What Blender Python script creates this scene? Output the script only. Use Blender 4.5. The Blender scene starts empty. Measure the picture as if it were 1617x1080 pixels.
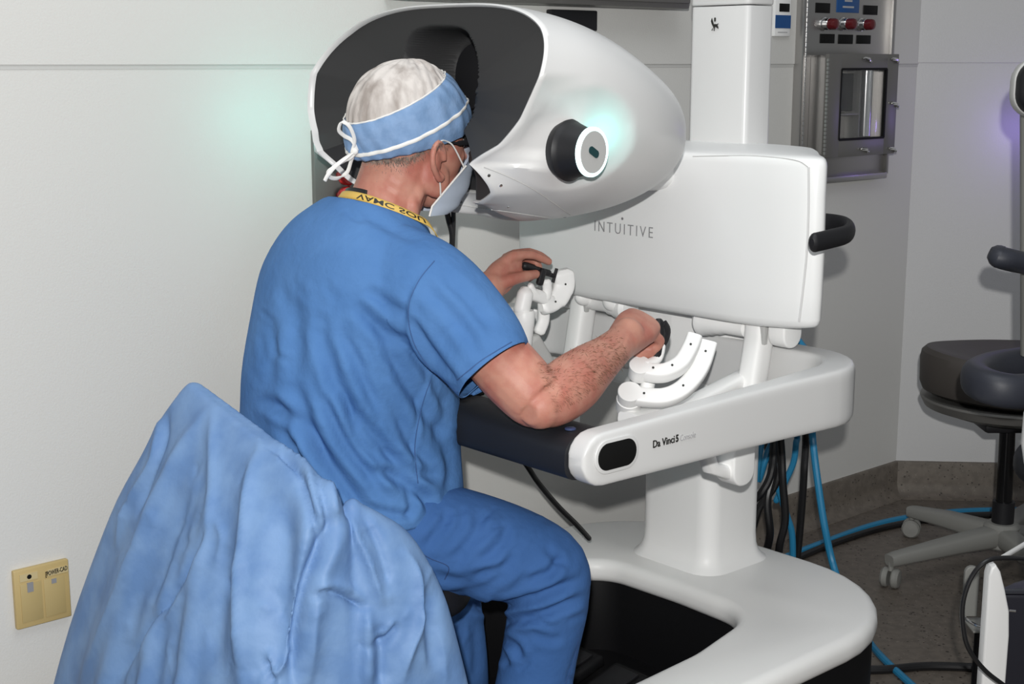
import bpy, bmesh, math, random
import numpy as np
from mathutils import Vector
R = math.radians
rng = random.Random(7)
# ------------------------------------------------------------------ camera, light, exposure
ZS = 0.08                      # floor offset: heights below are given above z = -0.08
CAMH = 1.38
sc = bpy.context.scene
cam_d = bpy.data.cameras.new('camera'); cam = bpy.data.objects.new('camera', cam_d)
sc.collection.objects.link(cam); sc.camera = cam
cam.location = (0, 0, CAMH); cam.rotation_euler = (R(90 - 11.1), 0, 0)
cam_d.sensor_width = 36; cam_d.lens = 36 * 2250 / 1617; cam_d.clip_start = 0.05
world = bpy.data.worlds.new('world'); sc.world = world; world.use_nodes = True
world.node_tree.nodes['Background'].inputs[0].default_value = (0.93, 0.97, 1.0, 1)
world.node_tree.nodes['Background'].inputs[1].default_value = 0.20
def lamp(name, kind, loc, power, color, size=0.05, rot=None):
    d = bpy.data.lights.new(name, kind); d.energy = power; d.color = color
    if kind == 'AREA': d.size = size
    elif kind in ('POINT', 'SPOT'): d.shadow_soft_size = size
    o = bpy.data.objects.new(name, d); o.location = loc; sc.collection.objects.link(o)
    if rot: o.rotation_euler = rot
    return o
flash = lamp('camera_flash', 'SPOT', (-0.03, -0.25, CAMH + 0.19), 262, (1.0, 0.985, 0.96), 0.018, (R(81), 0, 0))
flash.data.spot_size = R(100); flash.data.spot_blend = 0.6
lamp('ceiling_panel_light', 'AREA', (0.3, 1.8, 3.0), 24, (0.95, 0.98, 1.0), 1.6)
sc.view_settings.view_transform = 'Standard'; sc.view_settings.look = 'None'
sc.view_settings.exposure = 0.0; sc.view_settings.gamma = 1.0
sc.view_settings.use_curve_mapping = False

# ------------------------------------------------------------------ coordinates
# console frame: a = forward (away from the operator), b = operator's left, z = up
OX, OY = -0.167, 2.505
FX, FY, LX, LY = 0.749, 0.663, -0.663, 0.749
FV = np.array((FX, FY, 0.)); LV = np.array((LX, LY, 0.)); UV = np.array((0., 0., 1.))
def A(*p): return np.array(p, dtype=float)
def C(a, b, z): return np.array((OX + a*FX + b*LX, OY + a*FY + b*LY, z + ZS))
def Cv(P):
    P = np.asarray(P, float); out = np.empty_like(P)
    out[..., 0] = OX + P[..., 0]*FX + P[..., 1]*LX
    out[..., 1] = OY + P[..., 0]*FY + P[..., 1]*LY
    out[..., 2] = P[..., 2] + ZS
    return out
def toC(W):
    d = W - np.array((OX, OY, ZS)); return np.stack([d @ FV, d @ LV, d[..., 2]], -1)
# surveying helpers: real-world position of a feature seen along a line of sight, on a known plane
_c, _s = math.cos(R(11.1)), math.sin(R(11.1))
def sight(x, y):
    u = (x - 808.5)/2250; v = (540 - y)/2250
    return np.array((u, _c + v*_s, -_s + v*_c))
EYE = np.array((0, 0, CAMH))
def onplane(x, y, p0, n):
    r = sight(x, y); k = np.dot(np.asarray(p0) - EYE, n)/np.dot(r, n); return EYE + k*r
def onb(x, y, b): return onplane(x, y, C(0, b, 0), LV)
def ona(x, y, a): return onplane(x, y, C(a, 0, 0), FV)
def onz(x, y, z): return onplane(x, y, (0, 0, z), UV)
def onY(x, y, Y): r = sight(x, y); return EYE + r*(Y/r[1])
def proj(W):
    d = W - EYE; dep = d[..., 1]*_c - d[..., 2]*_s; up = d[..., 1]*_s + d[..., 2]*_c
    return np.stack([808.5 + 2250*d[..., 0]/dep, 540 - 2250*up/dep], -1)
def nrm(v): v = np.asarray(v, float); return v/np.maximum(np.linalg.norm(v, axis=-1, keepdims=True), 1e-9)
def sstep(e0, e1, x): t = np.clip((x - e0)/(e1 - e0), 0, 1); return t*t*(3 - 2*t)
def catmull(P, n=8, closed=False):
    P = np.asarray(P, float); N = len(P); out = []
    for i in range(N if closed else N - 1):
        if closed: p0, p1, p2, p3 = P[(i-1) % N], P[i], P[(i+1) % N], P[(i+2) % N]
        else: p0, p1, p2, p3 = P[max(i-1, 0)], P[i], P[i+1], P[min(i+2, N-1)]
        for k in range(n):
            t = k/n
            out.append(0.5*((2*p1) + (p2-p0)*t + (2*p0-5*p1+4*p2-p3)*t*t + (3*p1-p0-3*p2+p3)*t**3))
    if not closed: out.append(P[-1])
    return np.array(out)

# ------------------------------------------------------------------ mesh building
class MB:
    def __init__(s): s.v = []; s.f = []; s.n = 0
    def add(s, v, f):
        v = np.asarray(v, float).reshape(-1, 3); s.v.append(v)
        s.f += [tuple(i + s.n for i in q) for q in f]; s.n += len(v); return s
    def arr(s): return (np.concatenate(s.v) if s.v else np.zeros((0, 3))), s.f
    def grid(s, P, cu=False, cv=False, capu=False):
        P = np.asarray(P, float); n, m = P.shape[:2]; f = []
        for i in range(n if cu else n-1):
            i2 = (i+1) % n
            for j in range(m if cv else m-1):
                j2 = (j+1) % m; f.append((i*m+j, i*m+j2, i2*m+j2, i2*m+j))
        if capu: f.append(tuple(range(m))[::-1]); f.append(tuple((n-1)*m+j for j in range(m)))
        return s.add(P.reshape(-1, 3), f)
    def tube(s, pts, r, n=14, up=None, caps=True, ex=2.0, dome=False):
        pts = np.asarray(pts, float); N = len(pts); T = nrm(np.gradient(pts, axis=0))
        r = [r]*N if np.isscalar(r) or isinstance(r, tuple) else list(r)
        if up is None:
            u = np.array((0, 0, 1.)) if abs(T[0][2]) < 0.9 else np.array((1., 0, 0))
        else: u = np.asarray(up, float)
        rings = []; th = np.linspace(0, 2*math.pi, n, endpoint=False)
        cs, sn = np.cos(th), np.sin(th)
        cs = np.sign(cs)*np.abs(cs)**(2/ex); sn = np.sign(sn)*np.abs(sn)**(2/ex)
        for i in range(N):
            if up is not None: u = np.asarray(up, float)
            u = nrm(u - T[i]*np.dot(u, T[i])); w = np.cross(T[i], u)
            rx, ry = r[i] if not np.isscalar(r[i]) else (r[i], r[i])
            rings.append((pts[i], w, u, rx, ry, T[i]))
        out = []
        def ring(c, w, u, rx, ry): out.append(c + np.outer(cs*rx, w) + np.outer(sn*ry, u))
        if dome:
            c, w, u, rx, ry, t = rings[0]; m = min(rx, ry)
            for k in (0.15, 0.5, 0.8): q = math.sqrt(1-(1-k)**2); ring(c - t*m*(1-k), w, u, rx*q, ry*q)
        for c, w, u, rx, ry, t in rings: ring(c, w, u, rx, ry)
        if dome:
            c, w, u, rx, ry, t = rings[-1]; m = min(rx, ry)
            for k in (0.8, 0.5, 0.15): q = math.sqrt(1-(1-k)**2); ring(c + t*m*(1-k), w, u, rx*q, ry*q)
        return s.grid(np.array(out), False, True, caps)
    def loop(s, pts, rw, rh, n=8, up=(0, 0, 1)):
        pts = np.asarray(pts, float); T = nrm(np.roll(pts, -1, 0) - np.roll(pts, 1, 0)); u = nrm(np.asarray(up, float) - T*(T @ np.asarray(up, float))[:, None]); w = np.cross(T, u)
        th = np.linspace(0, 2*math.pi, n, endpoint=False)
        return s.grid(np.array([pts[i] + np.outer(np.cos(th)*rw, w[i]) + np.outer(np.sin(th)*rh, u[i]) for i in range(len(pts))]), True, True)
    def lathe(s, prof, c, axis=(0, 0, 1), n=32, ref=None):
        ax = nrm(axis); r0 = np.array((1., 0, 0)) if abs(ax[0]) < 0.9 else np.array((0, 1., 0))
        if ref is not None: r0 = np.asarray(ref, float)
        u = nrm(r0 - ax*np.dot(r0, ax)); w = np.cross(ax, u)
        th = np.linspace(0, 2*math.pi, n, endpoint=False)
        P = [np.asarray(c) + h*ax + r*(np.outer(np.cos(th), u) + np.outer(np.sin(th), w)) for r, h in prof]
        return s.grid(np.array(P), False, True, True)
    def ball(s, c, r, n=16, ax=None):
        r = (r, r, r) if np.isscalar(r) else r
        M = np.eye(3) if ax is None else np.asarray(ax, float)
        th = np.linspace(0.02, math.pi-0.02, n); ph = np.linspace(0, 2*math.pi, 2*n, endpoint=False)
        P = np.stack([np.outer(np.sin(th), np.cos(ph))*r[0], np.outer(np.sin(th), np.sin(ph))*r[1],
                      np.outer(np.cos(th), np.ones(2*n))*r[2]], -1) @ M + np.asarray(c)
        return s.grid(P[::-1], False, True, True)
    def bm(s, b):
        b.verts.ensure_lookup_table(); b.verts.index_update()
        s.add([tuple(v.co) for v in b.verts], [tuple(v.index for v in f.verts) for f in b.faces]); b.free(); return s
    def box(s, c, size, ax=None, bev=0.0, seg=2):
        b = bmesh.new(); bmesh.ops.create_cube(b, size=1)
        for v in b.verts: v.co = Vector((v.co.x*size[0], v.co.y*size[1], v.co.z*size[2]))
        if bev > 0: bmesh.ops.bevel(b, geom=b.edges[:], offset=bev, segments=seg, profile=0.5, affect='EDGES')
        M = np.eye(3) if ax is None else np.asarray(ax, float)
        for v in b.verts: v.co = Vector(tuple(np.array(v.co) @ M + np.asarray(c)))
        return s.bm(b)
    def prism(s, out, o, ux, uy, un, h0, h1, bev=0.0, seg=3, bot=True):
        # outline in the (ux,uy) plane, raised along un from h0 to h1, edges of both faces rounded
        out = np.asarray(out, float); ar = 0.5*np.sum(out[:, 0]*np.roll(out[:, 1], -1) - np.roll(out[:, 0], -1)*out[:, 1])
        if ar < 0: out = out[::-1]
        b = bmesh.new(); vs = [b.verts.new((p[0], p[1], h0)) for p in out]; f = b.faces.new(vs)
        r = bmesh.ops.extrude_face_region(b, geom=[f])
        for v in [g for g in r['geom'] if isinstance(g, bmesh.types.BMVert)]: v.co.z = h1
        b.faces.ensure_lookup_table(); bmesh.ops.recalc_face_normals(b, faces=b.faces[:])
        if bev > 0:
            ed = [e for e in b.edges if abs(e.verts[0].co.z - e.verts[1].co.z) < 1e-7 and (bot or e.verts[0].co.z == max(h0, h1) or abs(e.verts[0].co.z-h1) < 1e-7)]
            bmesh.ops.bevel(b, geom=ed, offset=bev, segments=seg, profile=0.5, affect='EDGES', clamp_overlap=True)
        M = np.array([nrm(ux), nrm(uy), nrm(un)])
        for v in b.verts: v.co = Vector(tuple(np.array(v.co) @ M + np.asarray(o)))
        return s.bm(b)
def rpoly(pts, rad, n=6):
    pts = [np.array(p, float) for p in pts]; out = []; N = len(pts)
    for i in range(N):
        p, a, c = pts[i], pts[i-1], pts[(i+1) % N]; r = rad[i] if not np.isscalar(rad) else rad
        d1 = a-p; d2 = c-p; l1, l2 = np.linalg.norm(d1), np.linalg.norm(d2); d1 /= l1; d2 /= l2
        if r <= 0: out.append(p); continue
        ang = math.acos(max(-1, min(1, float(d1 @ d2)))); t = min(r/math.tan(ang/2), l1*0.49, l2*0.49); rr = t*math.tan(ang/2)
        cen = p + nrm(d1+d2)*rr/math.sin(ang/2); s0 = p + d1*t - cen; s1 = p + d2*t - cen
        a0 = math.atan2(s0[1], s0[0]); a1 = math.atan2(s1[1], s1[0]); da = (a1-a0+math.pi) % (2*math.pi) - math.pi
        for k in range(n+1): q = a0 + da*k/n; out.append(cen + rr*np.array((math.cos(q), math.sin(q))))
    return np.array(out)
def rrect(w, h, r, n=5): return rpoly([(-w/2, -h/2), (w/2, -h/2), (w/2, h/2), (-w/2, h/2)], r, n)
def wloc(o):
    l = np.array((0., 0, 0))
    while o is not None: l += np.array(o.location); o = o.parent
    return l
def mk(name, mb, mat, parent=None, loc=None, label=None, cat=None, group=None, kind=None, sharp=35, flat=False):
    v, f = mb.arr() if isinstance(mb, MB) else mb
    v = np.asarray(v, float)
    me = bpy.data.meshes.new(name)
    if parent is None:
        base = np.asarray(loc, float) if loc is not None else np.array(((v[:, 0].min()+v[:, 0].max())/2, (v[:, 1].min()+v[:, 1].max())/2, v[:, 2].min()))
        rel = v - base
    else: base = np.zeros(3); rel = v - wloc(parent)
    me.from_pydata(rel.tolist(), [], f); me.validate(); me.update()
    if mat is not None:
        for m in (mat if isinstance(mat, (list, tuple)) else [mat]): me.materials.append(m)
    o = bpy.data.objects.new(name, me); o.location = base; sc.collection.objects.link(o)
    if parent is not None: o.parent = parent
    if not flat:
        me.polygons.foreach_set('use_smooth', [True]*len(me.polygons)); me.set_sharp_from_angle(angle=R(sharp))
    tag(o, label, cat, group, kind)
    return o
def tag(o, label=None, cat=None, group=None, kind=None):
    if label: o['label'] = label
    if cat: o['category'] = cat
    if group: o['group'] = group
    if kind: o['kind'] = kind
    return o
def root(name, loc, label, cat, group=None):
    o = bpy.data.objects.new(name, None); o.location = loc; o.empty_display_size = 0.05
    sc.collection.objects.link(o); return tag(o, label, cat, group)
def remesh(mb, vox, it=2, fac=0.5):
    v, f = mb.arr(); me = bpy.data.meshes.new('tmp'); me.from_pydata(v.tolist(), [], f); me.validate(); me.update()
    bm_ = bmesh.new(); bm_.from_mesh(me); bmesh.ops.recalc_face_normals(bm_, faces=bm_.faces[:]); bm_.to_mesh(me); bm_.free()
    o = bpy.data.objects.new('tmp', me); sc.collection.objects.link(o)
    m = o.modifiers.new('r', 'REMESH'); m.mode = 'VOXEL'; m.voxel_size = vox
    if it: s_ = o.modifiers.new('s', 'SMOOTH'); s_.iterations = it; s_.factor = fac
    dg = bpy.context.evaluated_depsgraph_get(); dg.update(); ev = o.evaluated_get(dg).to_mesh()
    n = len(ev.vertices); co = np.empty(n*3); ev.vertices.foreach_get('co', co); co = co.reshape(-1, 3)
    no = np.empty(n*3); ev.vertices.foreach_get('normal', no); no = no.reshape(-1, 3)
    fs = [tuple(p.vertices) for p in ev.polygons]
    bpy.data.objects.remove(o); bpy.data.meshes.remove(me)
    return co, no, fs
def vnormals(co, fs):
    me = bpy.data.meshes.new('t'); me.from_pydata(co.tolist(), [], fs); me.update()
    no = np.empty(len(co)*3); me.vertices.foreach_get('normal', no); bpy.data.meshes.remove(me); return no.reshape(-1, 3)
def relax(co, fs, it=2, k=.5):
    E = np.array([(f[i], f[(i+1) % len(f)]) for f in fs for i in range(len(f))]); E = np.concatenate([E, E[:, ::-1]])
    n = np.bincount(E[:, 0], minlength=len(co)).clip(1)[:, None]
    for _ in range(it):
        S = np.stack([np.bincount(E[:, 0], weights=co[E[:, 1], j], minlength=len(co)) for j in range(3)], 1); co = co*(1-k) + S/n*k
    return co
def polydist(Q, pl):
    # distance from points to a polyline, and how far along it (0..1)
    best = np.full(len(Q), 1e9); tt = np.zeros(len(Q)); side = np.zeros(len(Q)); pl = np.asarray(pl, float)
    L = np.concatenate([[0], np.cumsum(np.linalg.norm(np.diff(pl, axis=0), axis=1))]); tot = L[-1]
    for i in range(len(pl)-1):
        a, d = pl[i], pl[i+1]-pl[i]; l2 = d @ d; t = np.clip(((Q-a) @ d)/l2, 0, 1)
        e = Q - a - t[:, None]*d; D = np.linalg.norm(e, axis=1); m = D < best
        best[m] = D[m]; tt[m] = (L[i] + t[m]*math.sqrt(l2))/tot; side[m] = np.sign(d[0]*e[m, 1] - d[1]*e[m, 0])
    return best, tt, side
def creases(co, no, folds):
    # press folds into cloth: each is a run of points with depth (m), width and sharpness
    Q = proj(co); vd = nrm(co - EYE); face = sstep(-0.05, 0.25, -np.sum(no*vd, axis=1)); out = co.copy(); off = np.zeros(len(co))
    for fl in folds:
        pts, amp, w = fl[0], fl[1], fl[2]*940; kind = fl[3] if len(fl) > 3 else 'v'
        pl = catmull(pts, 5); d, t, sd = polydist(Q, pl); x = d/w
        env = np.clip(np.minimum(t, 1-t)/0.22, 0, 1)**0.8 if kind != 'r1' else np.clip((1-t)/0.3, 0, 1)
        if kind == 'v': p = -np.exp(-x*x) + 0.55*np.exp(-(x-1.7)**2)
        elif kind == 's': p = -sd*x*np.exp(-x*x*0.5)*1.3            # step: one side over the other
        elif kind == 'k': p = np.exp(-(np.sqrt(x*x+.12)-.35)*1.3)                          # crisp ridge
        elif kind == 'K': p = -np.exp(-(np.sqrt(x*x+.12)-.35)*1.3)
        else: p = np.exp(-x*x)
        off += amp*p*env
    return out + no*(off*face)[:, None]

# ------------------------------------------------------------------ materials
MAT = {}
def mat(name, col, rough=0.5, metal=0.0, bump=0.0, bscale=200, col2=None, cscale=5, spec=0.5, coat=0, sss=0, emit=None, es=0, trans=0, alpha=1, detail=3, mixlo=0.4, mixhi=0.6, stretch=None, sheen=0, bdist=0.001):
    if name in MAT: return MAT[name]
    m = bpy.data.materials.new(name); m.use_nodes = True; nt = m.node_tree; p = nt.nodes['Principled BSDF']
    p.inputs['Base Color'].default_value = (*col, 1); p.inputs['Roughness'].default_value = rough
    p.inputs['Metallic'].default_value = metal; p.inputs['Specular IOR Level'].default_value = spec
    p.inputs['Coat Weight'].default_value = coat; p.inputs['Sheen Weight'].default_value = sheen
    p.inputs['Transmission Weight'].default_value = trans; p.inputs['Alpha'].default_value = alpha
    if sss: p.inputs['Subsurface Weight'].default_value = sss; p.inputs['Subsurface Radius'].default_value = (0.012, 0.004, 0.002); p.inputs['Subsurface Scale'].default_value = 0.5
    if emit: p.inputs['Emission Color'].default_value = (*emit, 1); p.inputs['Emission Strength'].default_value = es
    tc = nt.nodes.new('ShaderNodeTexCoord'); src = tc.outputs['Object']
    if stretch:
        mp = nt.nodes.new('ShaderNodeMapping'); mp.inputs['Scale'].default_value = stretch
        nt.links.new(src, mp.inputs[0]); src = mp.outputs[0]
    if col2:
        n = nt.nodes.new('ShaderNodeTexNoise'); n.inputs['Scale'].default_value = cscale; n.inputs['Detail'].default_value = detail
        nt.links.new(src, n.inputs['Vector']); r = nt.nodes.new('ShaderNodeValToRGB')
        r.color_ramp.elements[0].position = mixlo; r.color_ramp.elements[1].position = mixhi
        r.color_ramp.elements[0].color = (*col, 1); r.color_ramp.elements[1].color = (*col2, 1)
        nt.links.new(n.outputs[0], r.inputs[0]); nt.links.new(r.outputs[0], p.inputs['Base Color'])
    if bump:
        n2 = nt.nodes.new('ShaderNodeTexNoise'); n2.inputs['Scale'].default_value = bscale; n2.inputs['Detail'].default_value = 3
        nt.links.new(src, n2.inputs['Vector']); b = nt.nodes.new('ShaderNodeBump'); b.inputs['Strength'].default_value = bump; b.inputs['Distance'].default_value = bdist
        nt.links.new(n2.outputs[0], b.inputs['Height']); nt.links.new(b.outputs[0], p.inputs['Normal'])
    MAT[name] = m; return m
def terrazzo(name, base, dark):
    m = mat(name, base, 0.5, col2=tuple(c*1.25 for c in base), cscale=40, bump=0.1, bscale=120)
    nt = m.node_tree; p = nt.nodes['Principled BSDF']; old = p.inputs['Base Color'].links[0].from_socket
    tc = [n for n in nt.nodes if n.type == 'TEX_COORD'][0]
    cur = old
    for sc_, th, colr in ((62, 0.16, dark), (95, 0.17, (0.19, 0.165, 0.14))):
        v = nt.nodes.new('ShaderNodeTexVoronoi'); v.inputs['Scale'].default_value = sc_; v.inputs['Randomness'].default_value = 1
        nt.links.new(tc.outputs['Object'], v.inputs['Vector'])
        n = nt.nodes.new('ShaderNodeTexNoise'); n.inputs['Scale'].default_value = sc_*0.6
        nt.links.new(tc.outputs['Object'], n.inputs['Vector'])
        mu = nt.nodes.new('ShaderNodeMath'); mu.operation = 'MULTIPLY'; mu.inputs[1].default_value = 0.62; nt.links.new(n.outputs[0], mu.inputs[0])
        lt = nt.nodes.new('ShaderNodeMath'); lt.operation = 'LESS_THAN'; nt.links.new(v.outputs['Distance'], lt.inputs[0])
        sb = nt.nodes.new('ShaderNodeMath'); sb.operation = 'SUBTRACT'; nt.links.new(mu.outputs[0], sb.inputs[0]); sb.inputs[1].default_value = th
        nt.links.new(sb.outputs[0], lt.inputs[1])
        mx = nt.nodes.new('ShaderNodeMix'); mx.data_type = 'RGBA'; nt.links.new(lt.outputs[0], mx.inputs['Factor'])
        nt.links.new(cur, mx.inputs[6]); mx.inputs[7].default_value = (*colr, 1); cur = mx.outputs[2]
    nt.links.new(cur, p.inputs['Base Color']); return m
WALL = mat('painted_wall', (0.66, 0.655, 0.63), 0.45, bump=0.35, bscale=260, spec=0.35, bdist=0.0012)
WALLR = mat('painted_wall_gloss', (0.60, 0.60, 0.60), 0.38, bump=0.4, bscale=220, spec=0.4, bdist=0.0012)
SEAM = mat('wall_seam', (0.56, 0.56, 0.54), 0.5)
FLOOR = terrazzo('terrazzo_floor', (0.115, 0.098, 0.082), (0.03, 0.022, 0.018))
COVE = terrazzo('terrazzo_cove', (0.125, 0.107, 0.088), (0.05, 0.04, 0.033))
WHITE = mat('white_shell_dimmed', (0.68, 0.68, 0.675), 0.32, spec=0.45)  # console white, darkened in the colour to tame the flash on head and tray
WHITE2 = mat('white_satin_lifted', (0.91, 0.91, 0.90), 0.42, spec=0.4)  # same console white, lifted in the colour to make up for flash falloff
WHITEB = mat('white_body_lifted', (0.835, 0.84, 0.835), 0.38, spec=0.4)  # that white again for the body, brightened in place of lost flash light
BASEW = mat('base_white', (0.90, 0.90, 0.885), 0.4, bump=0.1, bscale=500, spec=0.35)
GREYW = mat('grey_shell', (0.5, 0.5, 0.49), 0.4)
DARK = mat('dark_liner', (0.031, 0.031, 0.032), 0.62, bump=0.1, bscale=600, spec=0.3)
POCKET = mat('pocket_black', (0.012, 0.012, 0.014), 0.6, spec=0.3)
BLACK = mat('black_rubber', (0.012, 0.012, 0.014), 0.5, spec=0.35)
SKIRT = mat('black_skirt', (0.006, 0.006, 0.007), 0.55, bump=0.1, bscale=300, spec=0.25)
PAD = mat('armrest_pad', (0.016, 0.017, 0.021), 0.5, bump=0.12, bscale=700, spec=0.35)
NAVY = mat('navy_vinyl', (0.030, 0.033, 0.045), 0.5, bump=0.15, bscale=400)
BROWNV = mat('brown_vinyl', (0.055, 0.048, 0.043), 0.55, bump=0.2, bscale=300)
STEEL = mat('brushed_steel', (0.42, 0.41, 0.40), 0.33, metal=0.9, bump=0.05, bscale=60, stretch=(1, 1, 40))
STEELD = mat('dark_steel', (0.20, 0.195, 0.185), 0.42, metal=0.5)
CHROME = mat('chrome', (0.75, 0.75, 0.75), 0.12, metal=1.0)
RED = mat('red_lens', (0.10, 0.004, 0.007), 0.25, coat=0.4)
REDV = mat('red_valve', (0.5, 0.02, 0.02), 0.35)
BLUEL = mat('blue_label', (0.008, 0.075, 0.25), 0.45)
BLKL = mat('black_label', (0.006, 0.006, 0.006), 0.6, spec=0.2)
WHTL = mat('white_print', (0.7, 0.72, 0.75), 0.5)
GRYL = mat('grey_print', (0.27, 0.27, 0.28), 0.5)
LGRYL = mat('light_grey_print', (0.42, 0.42, 0.43), 0.5)
INK = mat('black_ink', (0.015, 0.015, 0.012), 0.5)
TEAL = mat('glowing_ring', (0.9, 1, 1), 0.3, emit=(0.62, 1.0, 0.97), es=2.2)
BEIGE = mat('beige_plastic', (0.52, 0.39, 0.17), 0.45, bump=0.05, bscale=300)
BEIGE2 = mat('beige_lid', (0.47, 0.36, 0.16), 0.5, bump=0.05, bscale=300)
GREYP = mat('grey_plastic', (0.24, 0.24, 0.225), 0.5)
CABLE = mat('black_cable', (0.008, 0.008, 0.009), 0.4)
HOSE = mat('blue_hose', (0.02, 0.20, 0.38), 0.35)
SKIN = mat('skin', (0.52, 0.25, 0.185), 0.5, sss=0.12, col2=(0.43, 0.150, 0.112), cscale=26, detail=5, mixlo=0.38, mixhi=0.68, bump=0.25, bscale=420, spec=0.35)
HAIR = mat('grey_hair', (0.13, 0.10, 0.085), 0.6, col2=(0.27, 0.235, 0.20), cscale=120)
ARMH = mat('arm_hair', (0.21, 0.115, 0.07), 0.6)
SCRUB = mat('scrub_cotton', (0.087, 0.204, 0.440), 0.85, col2=(0.066, 0.166, 0.380), cscale=9, detail=6, mixlo=0.35, mixhi=0.7, bump=0.5, bscale=55, spec=0.12, bdist=0.004)
TROUS = mat('scrub_trouser_cotton', (0.052, 0.132, 0.335), 0.85, col2=(0.040, 0.108, 0.285), cscale=9, detail=6, mixlo=0.35, mixhi=0.7, bump=0.5, bscale=60, spec=0.12, bdist=0.003)
GOWN = mat('nonwoven_blue', (0.165, 0.283, 0.50), 0.56, col2=(0.118, 0.222, 0.435), cscale=14, detail=6, bump=0.4, bscale=34, spec=0.26, bdist=0.004)
CAPB = mat('cap_blue', (0.205, 0.325, 0.53), 0.75, col2=(0.165, 0.28, 0.475), cscale=45, bump=0.5, bscale=70, bdist=0.003)
CAPW = mat('cap_white', (0.62, 0.58, 0.55), 0.8, col2=(0.33, 0.29, 0.265), cscale=34, detail=5, mixlo=0.42, mixhi=0.66, bump=0.6, bscale=55, stretch=(1, 1, 0.35), bdist=0.004)
TIE = mat('white_tape', (0.78, 0.77, 0.74), 0.7)
MASKM = mat('mask_fabric', (0.58, 0.66, 0.78), 0.8, bump=0.3, bscale=90)
YELL = mat('yellow_lanyard', (0.68, 0.45, 0.10), 0.6)
GLASS = mat('lens_glass', (0.9, 0.95, 0.95), 0.05, trans=0.9, alpha=0.14)
EYE_W = mat('eye_white', (0.8, 0.78, 0.75), 0.3); IRIS = mat('iris', (0.08, 0.12, 0.16), 0.2)

# ------------------------------------------------------------------ lettering
def text_arr(s, bold=0.0, space=1.0):
    cu = bpy.data.curves.new('t', 'FONT'); cu.body = s; cu.size = 1; cu.offset = bold; cu.space_character = space; cu.resolution_u = 3
    o = bpy.data.objects.new('t', cu); sc.collection.objects.link(o)
    dg = bpy.context.evaluated_depsgraph_get(); dg.update(); me = o.evaluated_get(dg).to_mesh()
    v = np.array([tuple(x.co) for x in me.vertices]); f = [tuple(p.vertices) for p in me.polygons]
    bpy.data.objects.remove(o); bpy.data.curves.remove(cu)
    mn, mx = v.min(0), v.max(0); v = v - mn; v[:, 0] /= max(mx[0]-mn[0], 1e-6); v[:, 1] /= max(mx[1]-mn[1], 1e-6)
    return v[:, :2], f
def lettering(name, s, fn, m, parent, bold=0.0, space=1.0, thick=0.0006):
    # fn maps (u,v) in the unit box to (position, outward normal) arrays
    v, f = text_arr(s, bold, space); P, N = fn(v[:, 0], v[:, 1]); n = len(v)
    V = np.concatenate([P + N*thick, P - N*0.0004]); F = list(f)
    ed = {}
    for q in f:
        for i in range(len(q)):
            e = (q[i], q[(i+1) % len(q)]); ed[e] = 1
    for (i, j) in list(ed):
        if (j, i) not in ed: F.append((i, j, j+n, i+n))
    return mk(name, (V, F), m, parent, flat=True)
def flatfn(p0, p1, up, h, n):
    p0, p1, up, n = map(lambda q: np.asarray(q, float), (p0, p1, up, n))
    return lambda u, v: (p0 + np.outer(u, p1-p0) + np.outer(v*h, up), np.tile(n, (len(u), 1)))

# ------------------------------------------------------------------ the room
K = onz(1412, 781, 0.0)                                  # foot of the corner between the two walls
WB = float(toC(K)[1]); KA = float(toC(K)[0])             # wall plane at b = WB
def W(a, out, z): return np.array((OX + a*FX + (WB-out)*LX, OY + a*FY + (WB-out)*LY, z))   # on the left wall, 'out' metres proud
RD = np.array((math.sin(R(94)), math.cos(R(94)), 0.0)); RN = np.array((-RD[1], RD[0], 0)) * -1
if RN[1] > 0: RN = -RN
def V(t, out, z): return np.array((K[0], K[1], 0)) + RD*t + RN*out + UV*z
fl = MB(); fl.box((0.6, 2.0, -0.05), (9.5, 8.5, 0.1)); mk('floor', fl, FLOOR, kind='structure')
SZ = 1.376
def slab(P0, P1, n, th, z0, z1):
    m = MB(); b = [P0, P1, P1 - n*th, P0 - n*th]
    vs = [np.array((q[0], q[1], z)) for z in (z0, z1) for q in b]
    return m.add(vs, [(0, 1, 2, 3)[::-1], (4, 5, 6, 7), (0, 1, 5, 4), (1, 2, 6, 5), (2, 3, 7, 6), (3, 0, 4, 7)])
NL = -LV
wl = mk('wall_left', slab(W(KA-6.0, 0, 0), W(KA, 0, 0), NL, 0.12, 0, SZ), WALL, kind='structure')
mk('upper_panel', slab(W(KA-6.0, 0.004, 0), W(KA, 0.004, 0), NL, 0.12, SZ, 2.9), WALL, parent=wl)
mk('seam_strip', slab(W(KA-6.0, 0.0015, 0), W(KA, 0.0015, 0), NL, 0.02, SZ-0.008, SZ-0.0005), SEAM, parent=wl)
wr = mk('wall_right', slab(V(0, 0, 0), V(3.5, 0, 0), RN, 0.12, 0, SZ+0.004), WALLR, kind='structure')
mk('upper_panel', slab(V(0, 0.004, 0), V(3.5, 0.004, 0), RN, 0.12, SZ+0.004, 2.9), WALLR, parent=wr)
def cove(P0, P1, n, name):
    prof = [(0.0, 0.0), (0.05, 0.0), (0.05, 0.002), (0.03, 0.008), (0.018, 0.022), (0.012, 0.045), (0.012, 0.108), (0.009, 0.114), (0.0, 0.115)]
    g = np.array([[P + n*o + UV*z for o, z in prof] for P in (P0, P1)])
    m = MB().grid(g, False, True, True); return mk(name, m, COVE, kind='structure', sharp=50)
cove(W(KA-6, 0, 0), W(KA+0.02, 0, 0), NL, 'baseboard_left'); cove(V(-0.02, 0, 0), V(3.5, 0, 0), RN, 'baseboard_right')

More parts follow.
